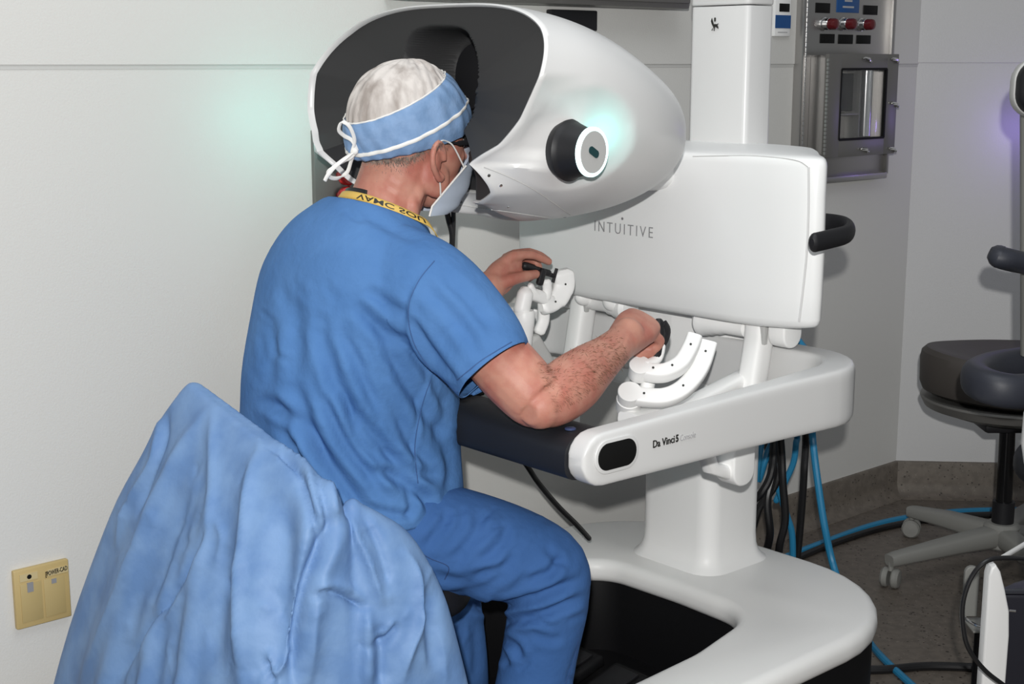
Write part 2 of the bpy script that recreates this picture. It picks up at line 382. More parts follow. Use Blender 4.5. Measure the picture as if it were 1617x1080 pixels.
def wallpx(x, y, out=0.0): p = onplane(x, y, W(0, out, 0), LV); q = toC(p); return q[0], p[2]     # (a, world z) on the wall plane
LWAX = np.array([FV, UV, NL])
def wbox(m, a0, a1, z0, z1, o0, o1, bev=0.0):
    return m.box(W((a0+a1)/2, (o0+o1)/2, (z0+z1)/2), (abs(a1-a0), abs(z1-z0), o1-o0), LWAX, bev)
# switch / raceway plate
a0, zt = wallpx(17, 900); a1, zt2 = wallpx(104, 880); _, zb = wallpx(20, 994); _, zb2 = wallpx(109, 970)
zt = (zt+zt2)/2; zb = (zb+zb2)/2
pl = mk('junction_plate', wbox(MB(), a0, a1, zb, zt, 0, 0.012, 0.003), BEIGE, loc=W((a0+a1)/2, 0, zb), label='beige square cover plate screwed low on the white wall, far left', cat='wall plate')
w_, h_ = a1-a0, zt-zb
def pr(u0, u1, v0, v1, name, m, o0=0.011, o1=0.0135, bev=0.0):
    return mk(name, wbox(MB(), a0+w_*u0, a0+w_*u1, zt-h_*v1, zt-h_*v0, o0, o1, bev), m, parent=pl)
for u in (0.1, 0.52): pr(u, u+0.38, 0.25, 0.9, 'lid', BEIGE2, 0.01, 0.0135, 0.001)
pr(0.1, 0.42, 0.08, 0.2, 'label_strip', mat('pale_strip', (0.58, 0.47, 0.25), 0.5)); pr(0.22, 0.33, 0.24, 0.4, 'grey_sticker', GRYL, 0.011, 0.0142); pr(0.66, 0.75, 0.27, 0.35, 'grey_sticker', GRYL, 0.011, 0.0142)
pr(0.6, 0.97, 0.1, 0.21, 'label_strip', mat('pale_strip', (0.58, 0.47, 0.25), 0.5))
mk('hole', MB().lathe([(0.0045, 0.0), (0.0045, 0.0028), (0.0035, 0.003)], W(a0+w_*0.27, 0.011, zt-h_*0.14), NL, 16), BLKL, parent=pl)
lettering('lettering', '[POWER-CAD', flatfn(W(a0+w_*0.56, 0.0137, zt-h_*0.225), W(a0+w_*0.96, 0.0137, zt-h_*0.2), UV, h_*0.1, NL), INK, pl, 0.01)
# grey wall cabinet above the console, its lower edge in the frame
ca0, cz = wallpx(640, 8, 0.08); ca1, cz1 = wallpx(1089, 14, 0.08)
cb = mk('wall_cabinet', wbox(MB(), ca0, ca1, cz1, cz1+0.45, 0.004, 0.08, 0.004), STEELD, loc=W((ca0+ca1)/2, 0, cz1), label='dark grey wall-hung cabinet whose lower edge shows above the console head', cat='cabinet')
mk('door', wbox(MB(), ca0+0.01, (ca0+ca1)/2-0.004, cz1+0.012, cz1+0.44, 0.08, 0.092, 0.003), STEELD, parent=cb)
mk('door', wbox(MB(), (ca0+ca1)/2+0.004, ca1-0.01, cz1+0.012, cz1+0.44, 0.08, 0.092, 0.003), STEELD, parent=cb)
ba0, bz0 = wallpx(860, 15); ba1, bz1 = wallpx(932, 29)
mk('cable_box', wbox(MB(), ba0, ba1, bz1-0.03, bz0, 0.004, 0.025, 0.003), BLACK, loc=W((ba0+ba1)/2, 0, bz1-0.03), label='small black box on the wall just under the grey cabinet', cat='wall box')
# stainless valve panel half hidden behind the operator's neck
va0, vz0 = wallpx(491, 250); va1, _ = wallpx(640, 250); _, vzt = wallpx(500, 205); _, vzb = wallpx(500, 430)
vp = mk('valve_panel', wbox(MB(), va0, va1, vzb, vzt, 0.0, 0.012, 0.002), STEELD, loc=W((va0+va1)/2, 0, vzb), label='dull steel valve panel on the wall behind the operator\'s cap ties', cat='wall panel')
for (x, y) in ((542, 277), (542, 309)):
    aa, zz = wallpx(x, y, 0.03)
    v_ = mk('valve_handle', MB().lathe([(0.006, 0), (0.006, 0.02), (0.017, 0.021), (0.020, 0.027), (0.020, 0.038), (0.016, 0.043), (0.006, 0.044)], W(aa, 0.011, zz), NL, 20), REDV, parent=vp)
    for k in range(5):
        q = 2*math.pi*k/5; mk('grip_lobe', MB().ball(W(aa, 0.044, zz) + (FV*math.cos(q)+UV*math.sin(q))*0.015, 0.007, 8), REDV, parent=v_)
# white card with blue sticker
qa0, qz0 = wallpx(1218, 0); qa1, qz1 = wallpx(1241, 58)
wc = mk('wall_thermostat', wbox(MB(), qa0, qa1, qz1, qz1+0.115, 0, 0.014, 0.003), WHITE2, loc=W((qa0+qa1)/2, 0, qz1), label='slim white wall unit with dark display and blue sticker right of the mast', cat='thermostat')
h = 0.10; g = qa1-qa0
mk('display', wbox(MB(), qa0+g*.25, qa0+g*.88, qz1+h*.66, qz1+h*.88, 0.013, 0.0155, 0.0005), BLKL, parent=wc)
mk('sticker', wbox(MB(), qa0+g*.03, qa0+g*.98, qz1+h*.22, qz1+h*.57, 0.013, 0.0155), BLUEL, parent=wc)
mk('print_line', wbox(MB(), qa0+g*.2, qa0+g*.8, qz1+h*.10, qz1+h*.125, 0.013, 0.0147), LGRYL, parent=wc)

# stainless alarm and valve station
sa0, _ = wallpx(1266, 100, .02); sa1, _ = wallpx(1403, 100, .02); _, sz0 = wallpx(1390, 274, .02)
st = root('medical_gas_station', W((sa0+sa1)/2, 0, sz0), 'tall stainless wall station with three red lamps and a windowed box', 'control panel')
m = MB(); wbox(m, sa0, sa1, sz0, 1.95, 0.0, 0.02, 0.002); mk('back_plate', m, STEEL, parent=st)
m = MB(); wbox(m, sa0-0.012, sa0+0.002, sz0, 1.95, 0, 0.03, 0.002); wbox(m, sa1-0.002, sa1+0.012, sz0, 1.95, 0, 0.03, 0.002); wbox(m, sa0, sa1, sz0-0.012, sz0+0.004, 0, 0.034, 0.002); mk('frame', m, STEEL, parent=st)
m = MB()
for k in range(56): m.tube([W(sa0+0.004, 0.027, sz0+0.02+k*0.0135), W(sa0+0.004, 0.027, sz0+0.031+k*0.0135)], 0.004, 6)
mk('piano_hinge', m, CHROME, parent=st, kind='stuff')
for (x0, y0, x1, y1) in ((1287, 4, 1310, 19), (1363, 8, 1385, 22), (1294, 53, 1317, 67), (1323, 54, 1346, 68), (1352, 55, 1374, 68)):
    p0 = wallpx(x0, y1, .02); p1 = wallpx(x1, y0, .02); p2 = wallpx(x1, y1, .02)
    zc = (p0[1]+p2[1])/2; hh = 0.5*abs(p1[1]-p2[1])
    mk('legend_plate', wbox(MB(), p0[0], p1[0], zc-hh*.2, zc+hh*1.9, 0.019, 0.0225, 0.0007), BLKL, parent=st)
p0 = wallpx(1320, 20, .02); p1 = wallpx(1355, 20, .02)
bl = mk('blue_label', wbox(MB(), p0[0], p1[0], (p0[1]+p1[1])/2, (p0[1]+p1[1])/2+0.075, 0.019, 0.0225, 0.0007), BLUEL, parent=st)
for k, wd in enumerate((0.5, 0.34, 0.56)):
    zz = (p0[1]+p1[1])/2 + 0.013 + k*0.017; ac = (p0[0]+p1[0])/2; g = (p1[0]-p0[0])*wd/2
    mk('print_line', wbox(MB(), ac-g, ac+g, zz, zz+0.005, 0.0222, 0.0231), LGRYL, parent=bl)
for (x, y) in ((1308, 38), (1337, 38), (1366, 39)):
    aa, zz = wallpx(x-4, y, .03)
    c0 = mk('indicator_lamp', MB().lathe([(0.019, 0.0), (0.019, 0.006), (0.016, 0.008), (0.0165, 0.022), (0.014, 0.025)], W(aa, 0.02, zz), NL, 24), CHROME, parent=st)
    mk('lens', MB().lathe([(0.014, 0.022), (0.0155, 0.024), (0.0155, 0.040), (0.0135, 0.046), (0.006, 0.049)], W(aa, 0.02, zz), NL, 24), RED, parent=c0)
# windowed box
BO = 0.085
xa0, _ = wallpx(1306, 160, BO); xa1, _ = wallpx(1416, 160, BO); _, xzt = wallpx(1360, 85, BO); _, xzb = wallpx(1360, 246, BO)
wa0, _ = wallpx(1327, 160, BO); wa1, _ = wallpx(1398, 160, BO); _, wzt = wallpx(1360, 109, BO); _, wzb = wallpx(1360, 219, BO)
m = MB(); wbox(m, xa0+.004, xa0+.010, xzb+.004, xzt-.004, .018, BO-.012); wbox(m, xa1-.010, xa1-.004, xzb+.004, xzt-.004, .018, BO-.012)
wbox(m, xa0+.004, xa1-.004, xzb+.004, xzb+.010, .018, BO-.012); wbox(m, xa0+.004, xa1-.004, xzt-.010, xzt-.004, .018, BO-.012); wbox(m, xa0+.004, xa1-.004, xzb+.004, xzt-.004, .018, .022)
bx = mk('valve_box', m, STEEL, parent=st)
m = MB()
wbox(m, xa0, wa0, xzb, xzt, BO-.013, BO, .0015); wbox(m, wa1, xa1, xzb, xzt, BO-.013, BO, .0015); wbox(m, wa0-.002, wa1+.002, wzt, xzt, BO-.013, BO, .0015); wbox(m, wa0-.002, wa1+.002, xzb, wzb, BO-.013, BO, .0015)
dr = mk('box_door', m, STEELD, parent=st)
mk('window_pane', wbox(MB(), wa0-.003, wa1+.003, wzb-.003, wzt+.003, BO-.011, BO-.008), GLASS, parent=dr)
m = MB(); wbox(m, wa0-.003, wa0+.003, wzb, wzt, BO-.008, BO+.001); wbox(m, wa1-.003, wa1+.003, wzb, wzt, BO-.008, BO+.001); wbox(m, wa0, wa1, wzt-.003, wzt+.003, BO-.008, BO+.001); wbox(m, wa0, wa1, wzb-.003, wzb+.003, BO-.008, BO+.001)
mk('window_gasket', m, BLKL, parent=dr)
m = MB()
for k in range(24): zz = xzb+.01+(xzt-xzb-.02)*k/24; m.tube([W(xa0+.002, BO-.004, zz), W(xa0+.002, BO-.004, zz+.0075)], 0.0045, 6)
mk('door_hinge', m, STEEL, parent=dr, kind='stuff')
wm = wa0 + (wa1-wa0)*0.52
m = MB(); m.tube([W(wm+(wa1-wm)*.55, .048, wzb+.004), W(wm+(wa1-wm)*.55, .048, wzt-.004)], 0.019, 24); mk('cylinder', m, CHROME, parent=bx)
m = MB(); wbox(m, wa0+.006, wm-.012, wzb+(wzt-wzb)*.40, wzt-.012, .022, .055, .003); mk('gauge_block', m, BLKL, parent=bx)
m = MB(); wbox(m, wa0, wm, wzb+(wzt-wzb)*.34, wzb+(wzt-wzb)*.37, .022, .068, .001); wbox(m, wm-.002, wm+.002, wzb, wzt, .022, .07); mk('divider', m, STEELD, parent=bx)
for (x, y) in ((1368, 92), (1412, 93), (1412, 163), (1364, 235), (1408, 234)):
    aa, zz = wallpx(x, y, BO+.004)
    m = MB(); m.tube([W(aa-.012, BO+.006, zz), W(aa+.010, BO+.007, zz-.002)], 0.0042, 10, dome=True); m.lathe([(.004, 0), (.004, .008)], W(aa, BO-.002, zz), NL, 10)
    m.tube([W(aa+.008, BO+.007, zz-.001), W(aa+.018, BO+.004, zz-.008)], 0.0028, 8, dome=True); m.ball(W(aa+.020, BO+.004, zz-.009), .0045, 8)
    mk('latch', m, CHROME, parent=dr)

from mathutils.bvhtree import BVHTree
def bvh(v, f): return BVHTree.FromPolygons([tuple(p) for p in v], f)
def cast(tree, x, y, off=0.0):
    loc, n, i, d = tree.ray_cast(Vector(tuple(EYE)), Vector(tuple(nrm(sight(x, y)))))
    if loc is None: return None, None
    n = np.array(n); 
    if n @ sight(x, y) > 0: n = -n
    return np.array(loc) + n*off, n
# ------------------------------------------------------------------ the console
con = root('surgical_robot_console', C(0.85, 0, -ZS), 'white surgeon console with egg-shaped viewer head, tray and tall white mast', 'medical machine')
def Cp(name, mb, m, parent=None, **k):                    # build in console coordinates
    v, f = mb.arr(); return mk(name, (Cv(v), f), m, parent or con, **k)
ez = (0, 0, 1); ea = (1, 0, 0); eb = (0, 1, 0)
XY = lambda out, z0, z1, bev, **k: MB().prism(out, (0, 0, 0), ea, eb, ez, z0, z1, bev, **k)
# floor base: a broad U round a black footwell
U = rpoly([(1.045, .45), (1.045, -.44), (.10, -.455), (.10, -.30), (.45, -.275), (.69, -.22), (.70, 0), (.69, .22), (.45, .275), (.10, .30), (.10, .455)],
          [.30, .33, .05, .05, .3, .12, .6, .09, .3, .05, .05], 9)
Cp('base', XY(U, .125, .18, .022, seg=4), BASEW)
U2 = rpoly([(1.025, .43), (1.025, -.42), (.12, -.435), (.12, -.315), (.45, -.29), (.71, -.23), (.71, .23), (.45, .29), (.12, .315), (.12, .435)],
           [.28, .28, .04, .04, .3, .08, .08, .3, .04, .04], 8)
Cp('skirt', XY(U2, -.072, .13, .004), SKIRT)
Cp('footwell', XY(rpoly([(-.02, -.29), (.72, -.25), (.72, .25), (-.02, .29)], .03), -.074, -.045, .004), SKIRT)
for (pa, pb) in ((.50, -.14), (.50, 0.0), (.50, .14)):
    pd = Cp('foot_pedal', MB().box((pa, pb, -.015), (.16, .105, .028), np.array([nrm((1, 0, .25)), (0, 1, 0), nrm((-.25, 0, 1))]), .01, 3), SKIRT)
    Cp('tread', MB().box((pa-.004, pb, .002), (.12, .07, .006), np.array([nrm((1, 0, .25)), (0, 1, 0), nrm((-.25, 0, 1))]), .002), BLACK, pd)
# column with a flared foot
def ring(ca, cb, hw, hl, r, z): o = rrect(hl*2, hw*2, r, 6); return np.stack([ca + o[:, 0], cb + o[:, 1], np.full(len(o), z)], -1)
cols = [(.027, .176), (.024, .180), (.015, .187), (.007, .198), (.002, .214), (0, .24), (0, .72)]
Cp('column', MB().grid(np.array([ring(.885, .090, .108+e, .095+e, .040+e*.8, z) for e, z in cols]), False, True, True), WHITE2, sharp=50)
# tall mast behind the body, with cap and emblem
Cp('mast', MB().prism(rrect(.085, .158, .012), (.850, .010, 0), ea, eb, ez, .72, 1.415, .002), WHITE)
Cp('mast_cap', MB().prism(rrect(.088, .161, .013), (.850, .010, 0), ea, eb, ez, 1.417, 1.60, .004), WHITE)
em = [[(.30, .95), (.22, .72), (.30, .52), (.52, .18), (.58, -.02), (.62, .25), (.80, .22), (1.0, .10), (.95, .30), (.88, .38), (1.0, .52), (.84, .46), (.66, .48), (.50, .45), (.40, .70)],
      [(.56, .70), (.56, .95), (.62, 1.0), (.69, .95), (.69, .72), (.62, .66)], [(.30, -.02), (.42, .16), (.36, -.04)], [(.52, -.04), (.58, .12), (.60, -.06)]]
eo = toC(ona(1120, 47, .8073)); es_ = 0.026
m = MB()
for poly in em: m.prism([(p[0]*es_, p[1]*es_) for p in poly], (.8065, eo[1], eo[2]-.001), (0, -1, 0), (0, 0, 1), (-1, 0, 0), 0, .0016)
Cp('emblem', m, INK)
# body (the big front housing under the head)
def front(b): return .568 + .16*np.asarray(b)**2
n = 13; bf = np.linspace(.385, -.375, n)
bo = [(float(front(b)), float(b)) for b in bf] + [tuple(p) for p in catmull([(.597, -.393), (.606, -.408), (.620, -.414), (.640, -.402)], 4)] + \
     [tuple(p) for p in catmull([(.66, -.384), (.72, -.330), (.80, -.268), (.87, -.205), (.905, -.13), (.915, 0), (.905, .13), (.87, .215), (.80, .28), (.72, .345), (.66, .40), (.625, .412), (.607, .405)], 3)]
def ringz(pts, inset, z, zf=None):
    P = np.array(pts); c = np.array((.76, 0)); d = P - c; L = np.linalg.norm(d, axis=1, keepdims=True); P = P - d/L*inset
    return np.stack([P[:, 0], P[:, 1], np.full(len(P), z)], -1)
lv = [(.10, .802), (.03, .803), (.012, .806), (.004, .812), (0, .822), (-.002, .87), (-.003, .96), (0, 1.06), (0, 1.112), (.002, 1.120), (.006, 1.1255), (.013, 1.129), (.05, 1.132), (.12, 1.134)]
G = np.array([ringz(bo, i, z) for i, z in lv])
low = sstep(.95, .60, G[..., 2]); G[..., 2] += -.018*low*sstep(.60, 1.0, G[..., 0])*0 + .030*low*sstep(-.25, -.46, G[..., 1])
Cp('body', MB().grid(G, False, True, True), WHITEB, sharp=40)
BOT = bvh(Cv(G.reshape(-1, 3)), MB().grid(G, False, True).arr()[1])
def seam(name, pts, tree, m, parent, r=.0011, off=.0002, n=8):
    P = [cast(tree, x, y, off)[0] for x, y in catmull([tuple(map(float, p)) for p in pts], n)]; P = [p for p in P if p is not None]
    if len(P) > 3: return mk(name, MB().tube(P, r, 6), m, parent)
seam('panel_seam', [(1277, 264), (1277, 330), (1274, 400), (1268, 460), (1262, 508)], BOT, WHITE, con, .0022, .0006)
seam('panel_seam', [(1094, 247), (1180, 246), (1235, 250), (1262, 255), (1276, 264)], BOT, GREYW, con, .0009, .0002)
def bodyfn(b0, b1, z0, h): return lambda u, v: (Cv(np.stack([front(b0+(b1-b0)*u)-.0032, b0+(b1-b0)*u, z0+v*h], -1)), np.tile(-FV, (len(u), 1)))
lettering('lettering', 'INTUITIVE', bodyfn(.128, -.040, .9535, .0215), GRYL, con, -.012, 1.35)
Cp('lettering_dot', MB().lathe([(.0028, 0), (.0028, .0012), (.0016, .0012), (.0016, 0)], (float(front(.04))-.0044, .045, .986), (1, 0, 0), 16), GRYL)
# side grab handle
hp = np.array([toC(onb(x, y, b)) for x, y, b in ((1299, 351, -.36), (1318, 353, -.385), (1334, 357, -.415), (1341, 364, -.445), (1334, 371, -.462), (1312, 377, -.470), (1286, 383, -.472))])
Cp('handle', MB().tube(catmull(hp, 6), (.011, .0175), 18, up=(0, 0, 1), dome=True), BLACK)
# lower cowl behind the hand controllers
Cp('cowl', XY(rpoly([(.69, .24), (.67, 0), (.69, -.25), (.80, -.22), (.92, -.14), (.92, .14), (.80, .22)], .04), .60, .815, .01), WHITE2)
Cp('yoke', XY(rpoly([(.70, .22), (.70, -.22), (.86, -.18), (.86, .18)], .06), .575, .66, .02), WHITE2)
# tray beam: side beams and rear, open in the middle
def tray():
    arc = lambda cx_, cy_, r_, a0_, a1_: [(cx_ + r_*math.cos(q), cy_ + r_*math.sin(q)) for q in np.linspace(a0_, a1_, 9)]
    near = [(x, -.4535) for x in (-.0478, -.046, -.041, -.032, -.020, -.005, .03, .08, .2, .32, .44, .54)]
    path = near + arc(.590, -.3385, .115, -math.pi/2, 0)[0:] + [(.707, -.2), (.708, 0), (.707, .2)] + arc(.590, .3385, .115, 0, math.pi/2) + [(x, -y) for x, y in near[::-1]]
    P, rr = [], []
    for i, (x, y) in enumerate(path):
        q = max(0, x)/.7; zt = .7345 + .017*q; zb = .648 - .009*q; h = (zt-zb)/2
        k_ = min(i, len(path)-1-i); rs = 1
        if k_ < 6: h *= math.sqrt(max(.02, 1-((x+.005)/.0432)**2)); rs = (.62, .80, .90, .96, .99, 1)[k_]
        P.append((x, y, (zt+zb)/2)); rr.append(((.0215 + .0115*sstep(.35, .66, x))*rs, h))
    return P, rr
TP, TRr = tray()
m = MB().tube(TP, TRr, 56, up=(0, 0, 1), ex=7.5); Cp('tray_frame', m, WHITE, sharp=50)
# grab slot at the near nose, and lettering
slot = rrect(.086, .044, .0218, 8)
sl_o = toC(onb(973, 717, -.475)); sx = nrm((1, 0, .0))
Cp('slot_rim', MB().prism(rrect(.098, .056, .0278, 8), (sl_o[0], -.4745, sl_o[2]), sx, ez, (0, -1, 0), 0, .0035, .0015), WHITE)
Cp('grip_slot', MB().prism(slot, (sl_o[0], -.4745, sl_o[2]), sx, ez, (0, -1, 0), 0, .0042, .0008), BLKL)
q0 = toC(onb(1031, 708, -.4755)); q1 = toC(onb(1098, 690, -.4755))
zz = (q0[2]+q1[2])/2; ll = q1[0]-q0[0]
def bt(x0, x1, h): return flatfn(C(x0, -.4757, zz), C(x1, -.4757, zz), UV, h, -LV)
lettering('lettering', 'Da Vinci', bt(q0[0], q0[0]+ll*.50, .0125), INK, con, .012)
lettering('lettering', '5', bt(q0[0]+ll*.53, q0[0]+ll*.59, .0125), INK, con, .03)
lettering('lettering', 'Console', bt(q0[0]+ll*.63, q0[0]+ll, .0105), LGRYL, con, -.01)
# padded armrest across the front
P = []; th = np.linspace(0, 2*math.pi, 32, endpoint=False); cs = np.sign(np.cos(th))*np.abs(np.cos(th))**(2/3.); sn = np.sign(np.sin(th))*np.abs(np.sin(th))**(2/3.)
for b in np.linspace(-.436, .436, 13): P.append(np.stack([-.002 + cs*.052, np.full(32, b), .692 + sn*.037 + .004*cs], -1))
ar = Cp('armrest', MB().grid(np.array(P), False, True, True), PAD)
Cp('control_button', MB().lathe([(.009, 0), (.009, .002), (.007, .003)], (-.012, -.405, .7285), ez, 20), mat('blue_button', (.05, .07, .16), .3), ar)
tp = Cp('touchpad', MB().box((.01, -.02, .730), (.07, .22, .008), None, .003), BLKL, ar)
Cp('screen', MB().box((.01, -.02, .7345), (.055, .20, .002), None, .0005), mat('lit_screen', (.5, .6, .7), .2, emit=(.75, .9, 1), es=1.3), tp)
# parallelogram links that carry the tray
def link(b, a_top, a_bot, w=.034, d=.028):
    m = MB(); top = np.array((a_top, b, .80)); bot = np.array((a_bot, b, .60))
    m.tube([top, bot], (w, d), 20, up=(0, 1, 0), ex=3.2); return m
def post(name, b, at, ab, **k):
    p = Cp(name, MB().tube(np.array([(at, b, .815), (at-.01, b, .76), (ab, b, .60), (ab-.005, b, .585)]), [(.034, .024)]*3+[(.028, .02)], 22, up=(0, 1, 0), ex=3.0, dome=True), WHITE2)
    Cp('hinge_cap', MB().prism(rpoly([(-.024, .035), (.026, .035), (.026, -.022), (-.024, -.022)], [.004, .004, .022, .022], 6), (at+.07, b-.035, .795), ea, ez, (0, -1, 0), 0, .035, .006), WHITE2, p)
    return p
t_ = toC(onb(1200, 530, -.262)); t2 = toC(onb(1172, 720, -.262))
for b in (-.262, .228):
    sgn = -1 if b < 0 else 1
    Cp('tray_link', MB().tube(np.array([(t_[0], b, .825), (t_[0]-.004, b, .77), (t2[0]+.01, b, .62), (t2[0], b, .585)]), [(.026, .024)]*3+[(.024, .02)], 22, up=(0, 1, 0), ex=3.4, dome=True), WHITE2)
    Cp('link_fork', MB().prism(rpoly([(-.006, .03), (.012, .03), (.008, -.035), (-.002, -.035)], .002, 3), (t_[0]-.020, b-.012, .80), ea, ez, (0, -1, 0), -.004, .016, .001), GREYW)
    Cp('hinge_cap', MB().prism(rpoly([(-.028, .04), (.028, .04), (.028, -.026), (-.028, -.026)], [.004, .004, .027, .027], 8), (.650, b+sgn*.050, .786), ea, ez, (0, -1, 0), -.020, .020, .008), WHITE2)
    prof = [(.012, 0), (.024, .003), (.031, .012), (.030, .024), (.0265, .034), (.0270, .040), (.0225, .052), (.0230, .060), (.0185, .072), (.0185, .125), (.012, .128)]
    Cp('hinge_boot', MB().lathe(prof, (.630, b+(-sgn)*.152, .789), (0, sgn, 0), 28), WHITE2)
    kz_ = toC(onb(1160, 764, -.262)); 
    kk = Cp('lower_knuckle', MB().prism(rpoly([(-.034, .06), (.030, .06), (.030, -.033), (-.034, -.033)], [.004, .004, .030, .030], 7), (kz_[0]+.002, b+.024, kz_[2]+.034), ea, ez, (0, -1, 0), 0, .048, .007), WHITE2)
    Cp('link_shoe', MB().tube(np.array([(kz_[0]-.12, b, .632), (kz_[0]-.075, b, kz_[2]+.048), (kz_[0]-.03, b, kz_[2]+.030), (kz_[0], b, kz_[2]+.030)]), (.016, .014), 14, ex=3), WHITE2, kk)

# ------------------------------------------------------------------ viewer head
NT = 220
th = np.linspace(0, 2*math.pi, NT, endpoint=False)
def hsec(a, th):
    q = np.clip((a-.10)/.452, 0, 1); w = .33*(1-q**2.3)**(1/2.1); h = .178*np.sqrt(np.maximum(1-q**2, 0))
    w = w - .10*np.clip(-(a+.0), 0, 1)
    zc = np.interp(a, [-.15, 0, .1, .3, .46, .555], [1.232, 1.225, 1.215, 1.190, 1.168, 1.160])
    c, s = np.cos(th), np.sin(th); f = sstep(.38, .05, a)
    ex = np.where(s > 0, np.where(c < 0, 2.35 + 1.3*f, 2.35 + .2*f), 2.1)
    hh = np.where(s < 0, h*(1 + .09*sstep(-.04, .2, a)), h)
    return np.sign(c)*np.abs(c)**(2/ex)*w, zc + np.sign(s)*np.abs(s)**(2/ex)*hh
def afront(th):
    b, z = hsec(np.zeros_like(th), th)
    a = np.interp(z, [1.02, 1.050, 1.060, 1.068, 1.088, 1.115, 1.134, 1.150, 1.168, 1.21, 1.28, 1.36, 1.41],
                  [.016, .016, .014, .008, -.004, -.030, -.048, -.038, -.020, -.005, 0, .035, .045])
    low = sstep(1.15, 1.09, z)
    return a + .14*sstep(1.12, 1.07, z)*sstep(.15, .06, np.abs(b))
af = afront(th); rows = []
ts = np.linspace(0, 1, 84)**1.15
for t in ts:
    a = af + (.5515 - af)*math.sin(t*math.pi/2)**.96
    b, z = hsec(a, th)
    fac = np.where(b < 0, np.interp(z, [1.03, 1.085, 1.11, 1.138, 1.168, 1.21, 1.28], [1, .97, .85, .73, .80, .865, .99]),
                   np.interp(z, [1.03, 1.085, 1.11, 1.138, 1.168, 1.21], [1, .97, .86, .82, .93, 1]))
    b = b*(1 - (1-fac)*(1-sstep(0, 1, (a-af)/np.where(b < 0, .115, .03))))
    z = np.where(z < 1.066, z + (1.066 - z)*.92*(1-sstep(0, .045, a-af)), z)
    rows.append(np.stack([a, b, z], -1))
Gh = np.array(rows)
# shallow dish around each side knob
for s in (-1, 1):
    m_ = (np.sign(Gh[..., 1]) == s)
    r = np.sqrt(((Gh[..., 0]-.105)/.105)**2 + ((Gh[..., 2]-1.175)/.085)**2)
    Gh[..., 1] -= s*m_*.019*np.clip(1-r**2, 0, 1)**.8
# lip: turn inward
rim = Gh[0]; cen = np.array((0, 0, 1.235))
inner = []
for k, (sc_, da) in enumerate(((.985, -.004), (.97, -.001), (.963, .006))):
    P = rim.copy(); P[:, 1] *= sc_; P[:, 2] = cen[2] + (P[:, 2]-cen[2])*sc_; P[:, 0] += da; inner.append(P)
Gs = np.concatenate([np.array(inner[::-1]), Gh])
hd = Cp('viewer_head', MB().grid(Gs[::-1], False, True), WHITE, sharp=50)
hv, hf = Cv(Gh.reshape(-1, 3)), MB().grid(Gh, False, True).arr()[1]
HT = bvh(hv, hf)
# dark liner: a shallow bowl with a deep rounded pocket for the face
rows = []
for k, r in enumerate(np.linspace(1, 0.0, 46)):
    P = inner[-1].copy(); P[:, 1] *= r; P[:, 2] = cen[2] + (P[:, 2]-cen[2])*r
    base = .035; P[:, 0] = P[:, 0]*r**1.5 + base*(1-r**1.5) + .02*(1-r*r)
    q = (np.abs(P[:, 1])/.098)**3.5 + (np.abs(P[:, 2]-1.235)/.120)**3.5
    P[:, 0] += .11*sstep(1.25, .75, q)*(P[:, 2] > 1.0)
    q2 = (np.abs(P[:, 1])/.11)**3 ; lowcut = sstep(1.15, 1.10, P[:, 2])*sstep(.22, .10, np.abs(P[:, 1])); P[:, 0] += .06*lowcut*(1-r)
    rows.append(P)
Cp('liner', MB().grid(np.array(rows), False, True), DARK, hd, sharp=60)
m = MB().prism(rrect(.17, .20, .06, 8), (.158, 0, 1.235), eb, ez, (1, 0, 0), 0, .006, .001); Cp('face_pocket', m, POCKET, hd)
for s in (-.032, .032): Cp('eyepiece', MB().lathe([(.018, 0), (.018, -.012), (.014, -.013), (.013, -.004)], (.158, s, 1.20), (1, 0, 0), 24), BLKL, hd)
# side knobs with glowing rings
for s in (-1, 1):
    ax = nrm((.13, s, -.02)); kc = np.array((.078, s*.302, 1.160))
    kb = Cp('side_knob', MB().lathe([(.044, -.012), (.0495, .0), (.0505, .005), (.0465, .010), (.045, .014), (.0405, .028), (.0365, .044)], kc, ax, 48), BLACK, hd)
    pc = kc + ax*.050
    Cp('light_ring', MB().lathe([(.0365, -.007), (.0400, -.004), (.0400, .000), (.0385, .002), (.0345, .002), (.0340, .001)], pc, ax, 48), TEAL, kb)
    Cp('cap_disc', MB().lathe([(.0342, -.004), (.0342, .0012), (.0335, .0018)], pc, ax, 40), GREYW, kb)
    uy = nrm(np.cross(ax, (0, 0, 1.)))*(-s); vz = nrm(np.cross(uy, ax)); vz = vz*np.sign(vz[2]); q = R(28)
    ux2 = uy*math.cos(q)*(1) + vz*math.sin(q); 
    un = ax; uy2 = np.cross(un, ux2)
    Cp('centre_slot', MB().prism(rrect(.027, .0125, .006, 6), pc + ax*.0018, ux2, uy2, un, 0, .0012), mat('slot_dark', (.01, .05, .055), .4), kb)
    lp = Cv(kc + ax*.080 + np.array((.03, s*.006, .0)))
    lamp('knob_ring_light', 'POINT', tuple(Cv(kc + ax*.034 + np.array((.060, 0, .018)))), .075, (.12, 1.0, .88), .012)
lamp('far_ring_light', 'POINT', tuple(C(.0, .385, 1.185)), .22, (.15, 1.0, .85), .05)
def seam(name, pts, tree, m, parent, r=.0011, off=.0002, n=8):
    P = [cast(tree, x, y, off)[0] for x, y in catmull([tuple(map(float, p)) for p in pts], n)]; P = [p for p in P if p is not None]
    if len(P) > 3: return mk(name, MB().tube(P, r, 6), m, parent)
seam('shell_seam', [(764, 264), (800, 278), (840, 298), (880, 325), (908, 345)], HT, GREYW, hd)
seam('shell_seam', [(1088, 225), (1078, 275), (1045, 312), (990, 335), (930, 346), (880, 345), (800, 334), (712, 322)], HT, GREYW, hd)
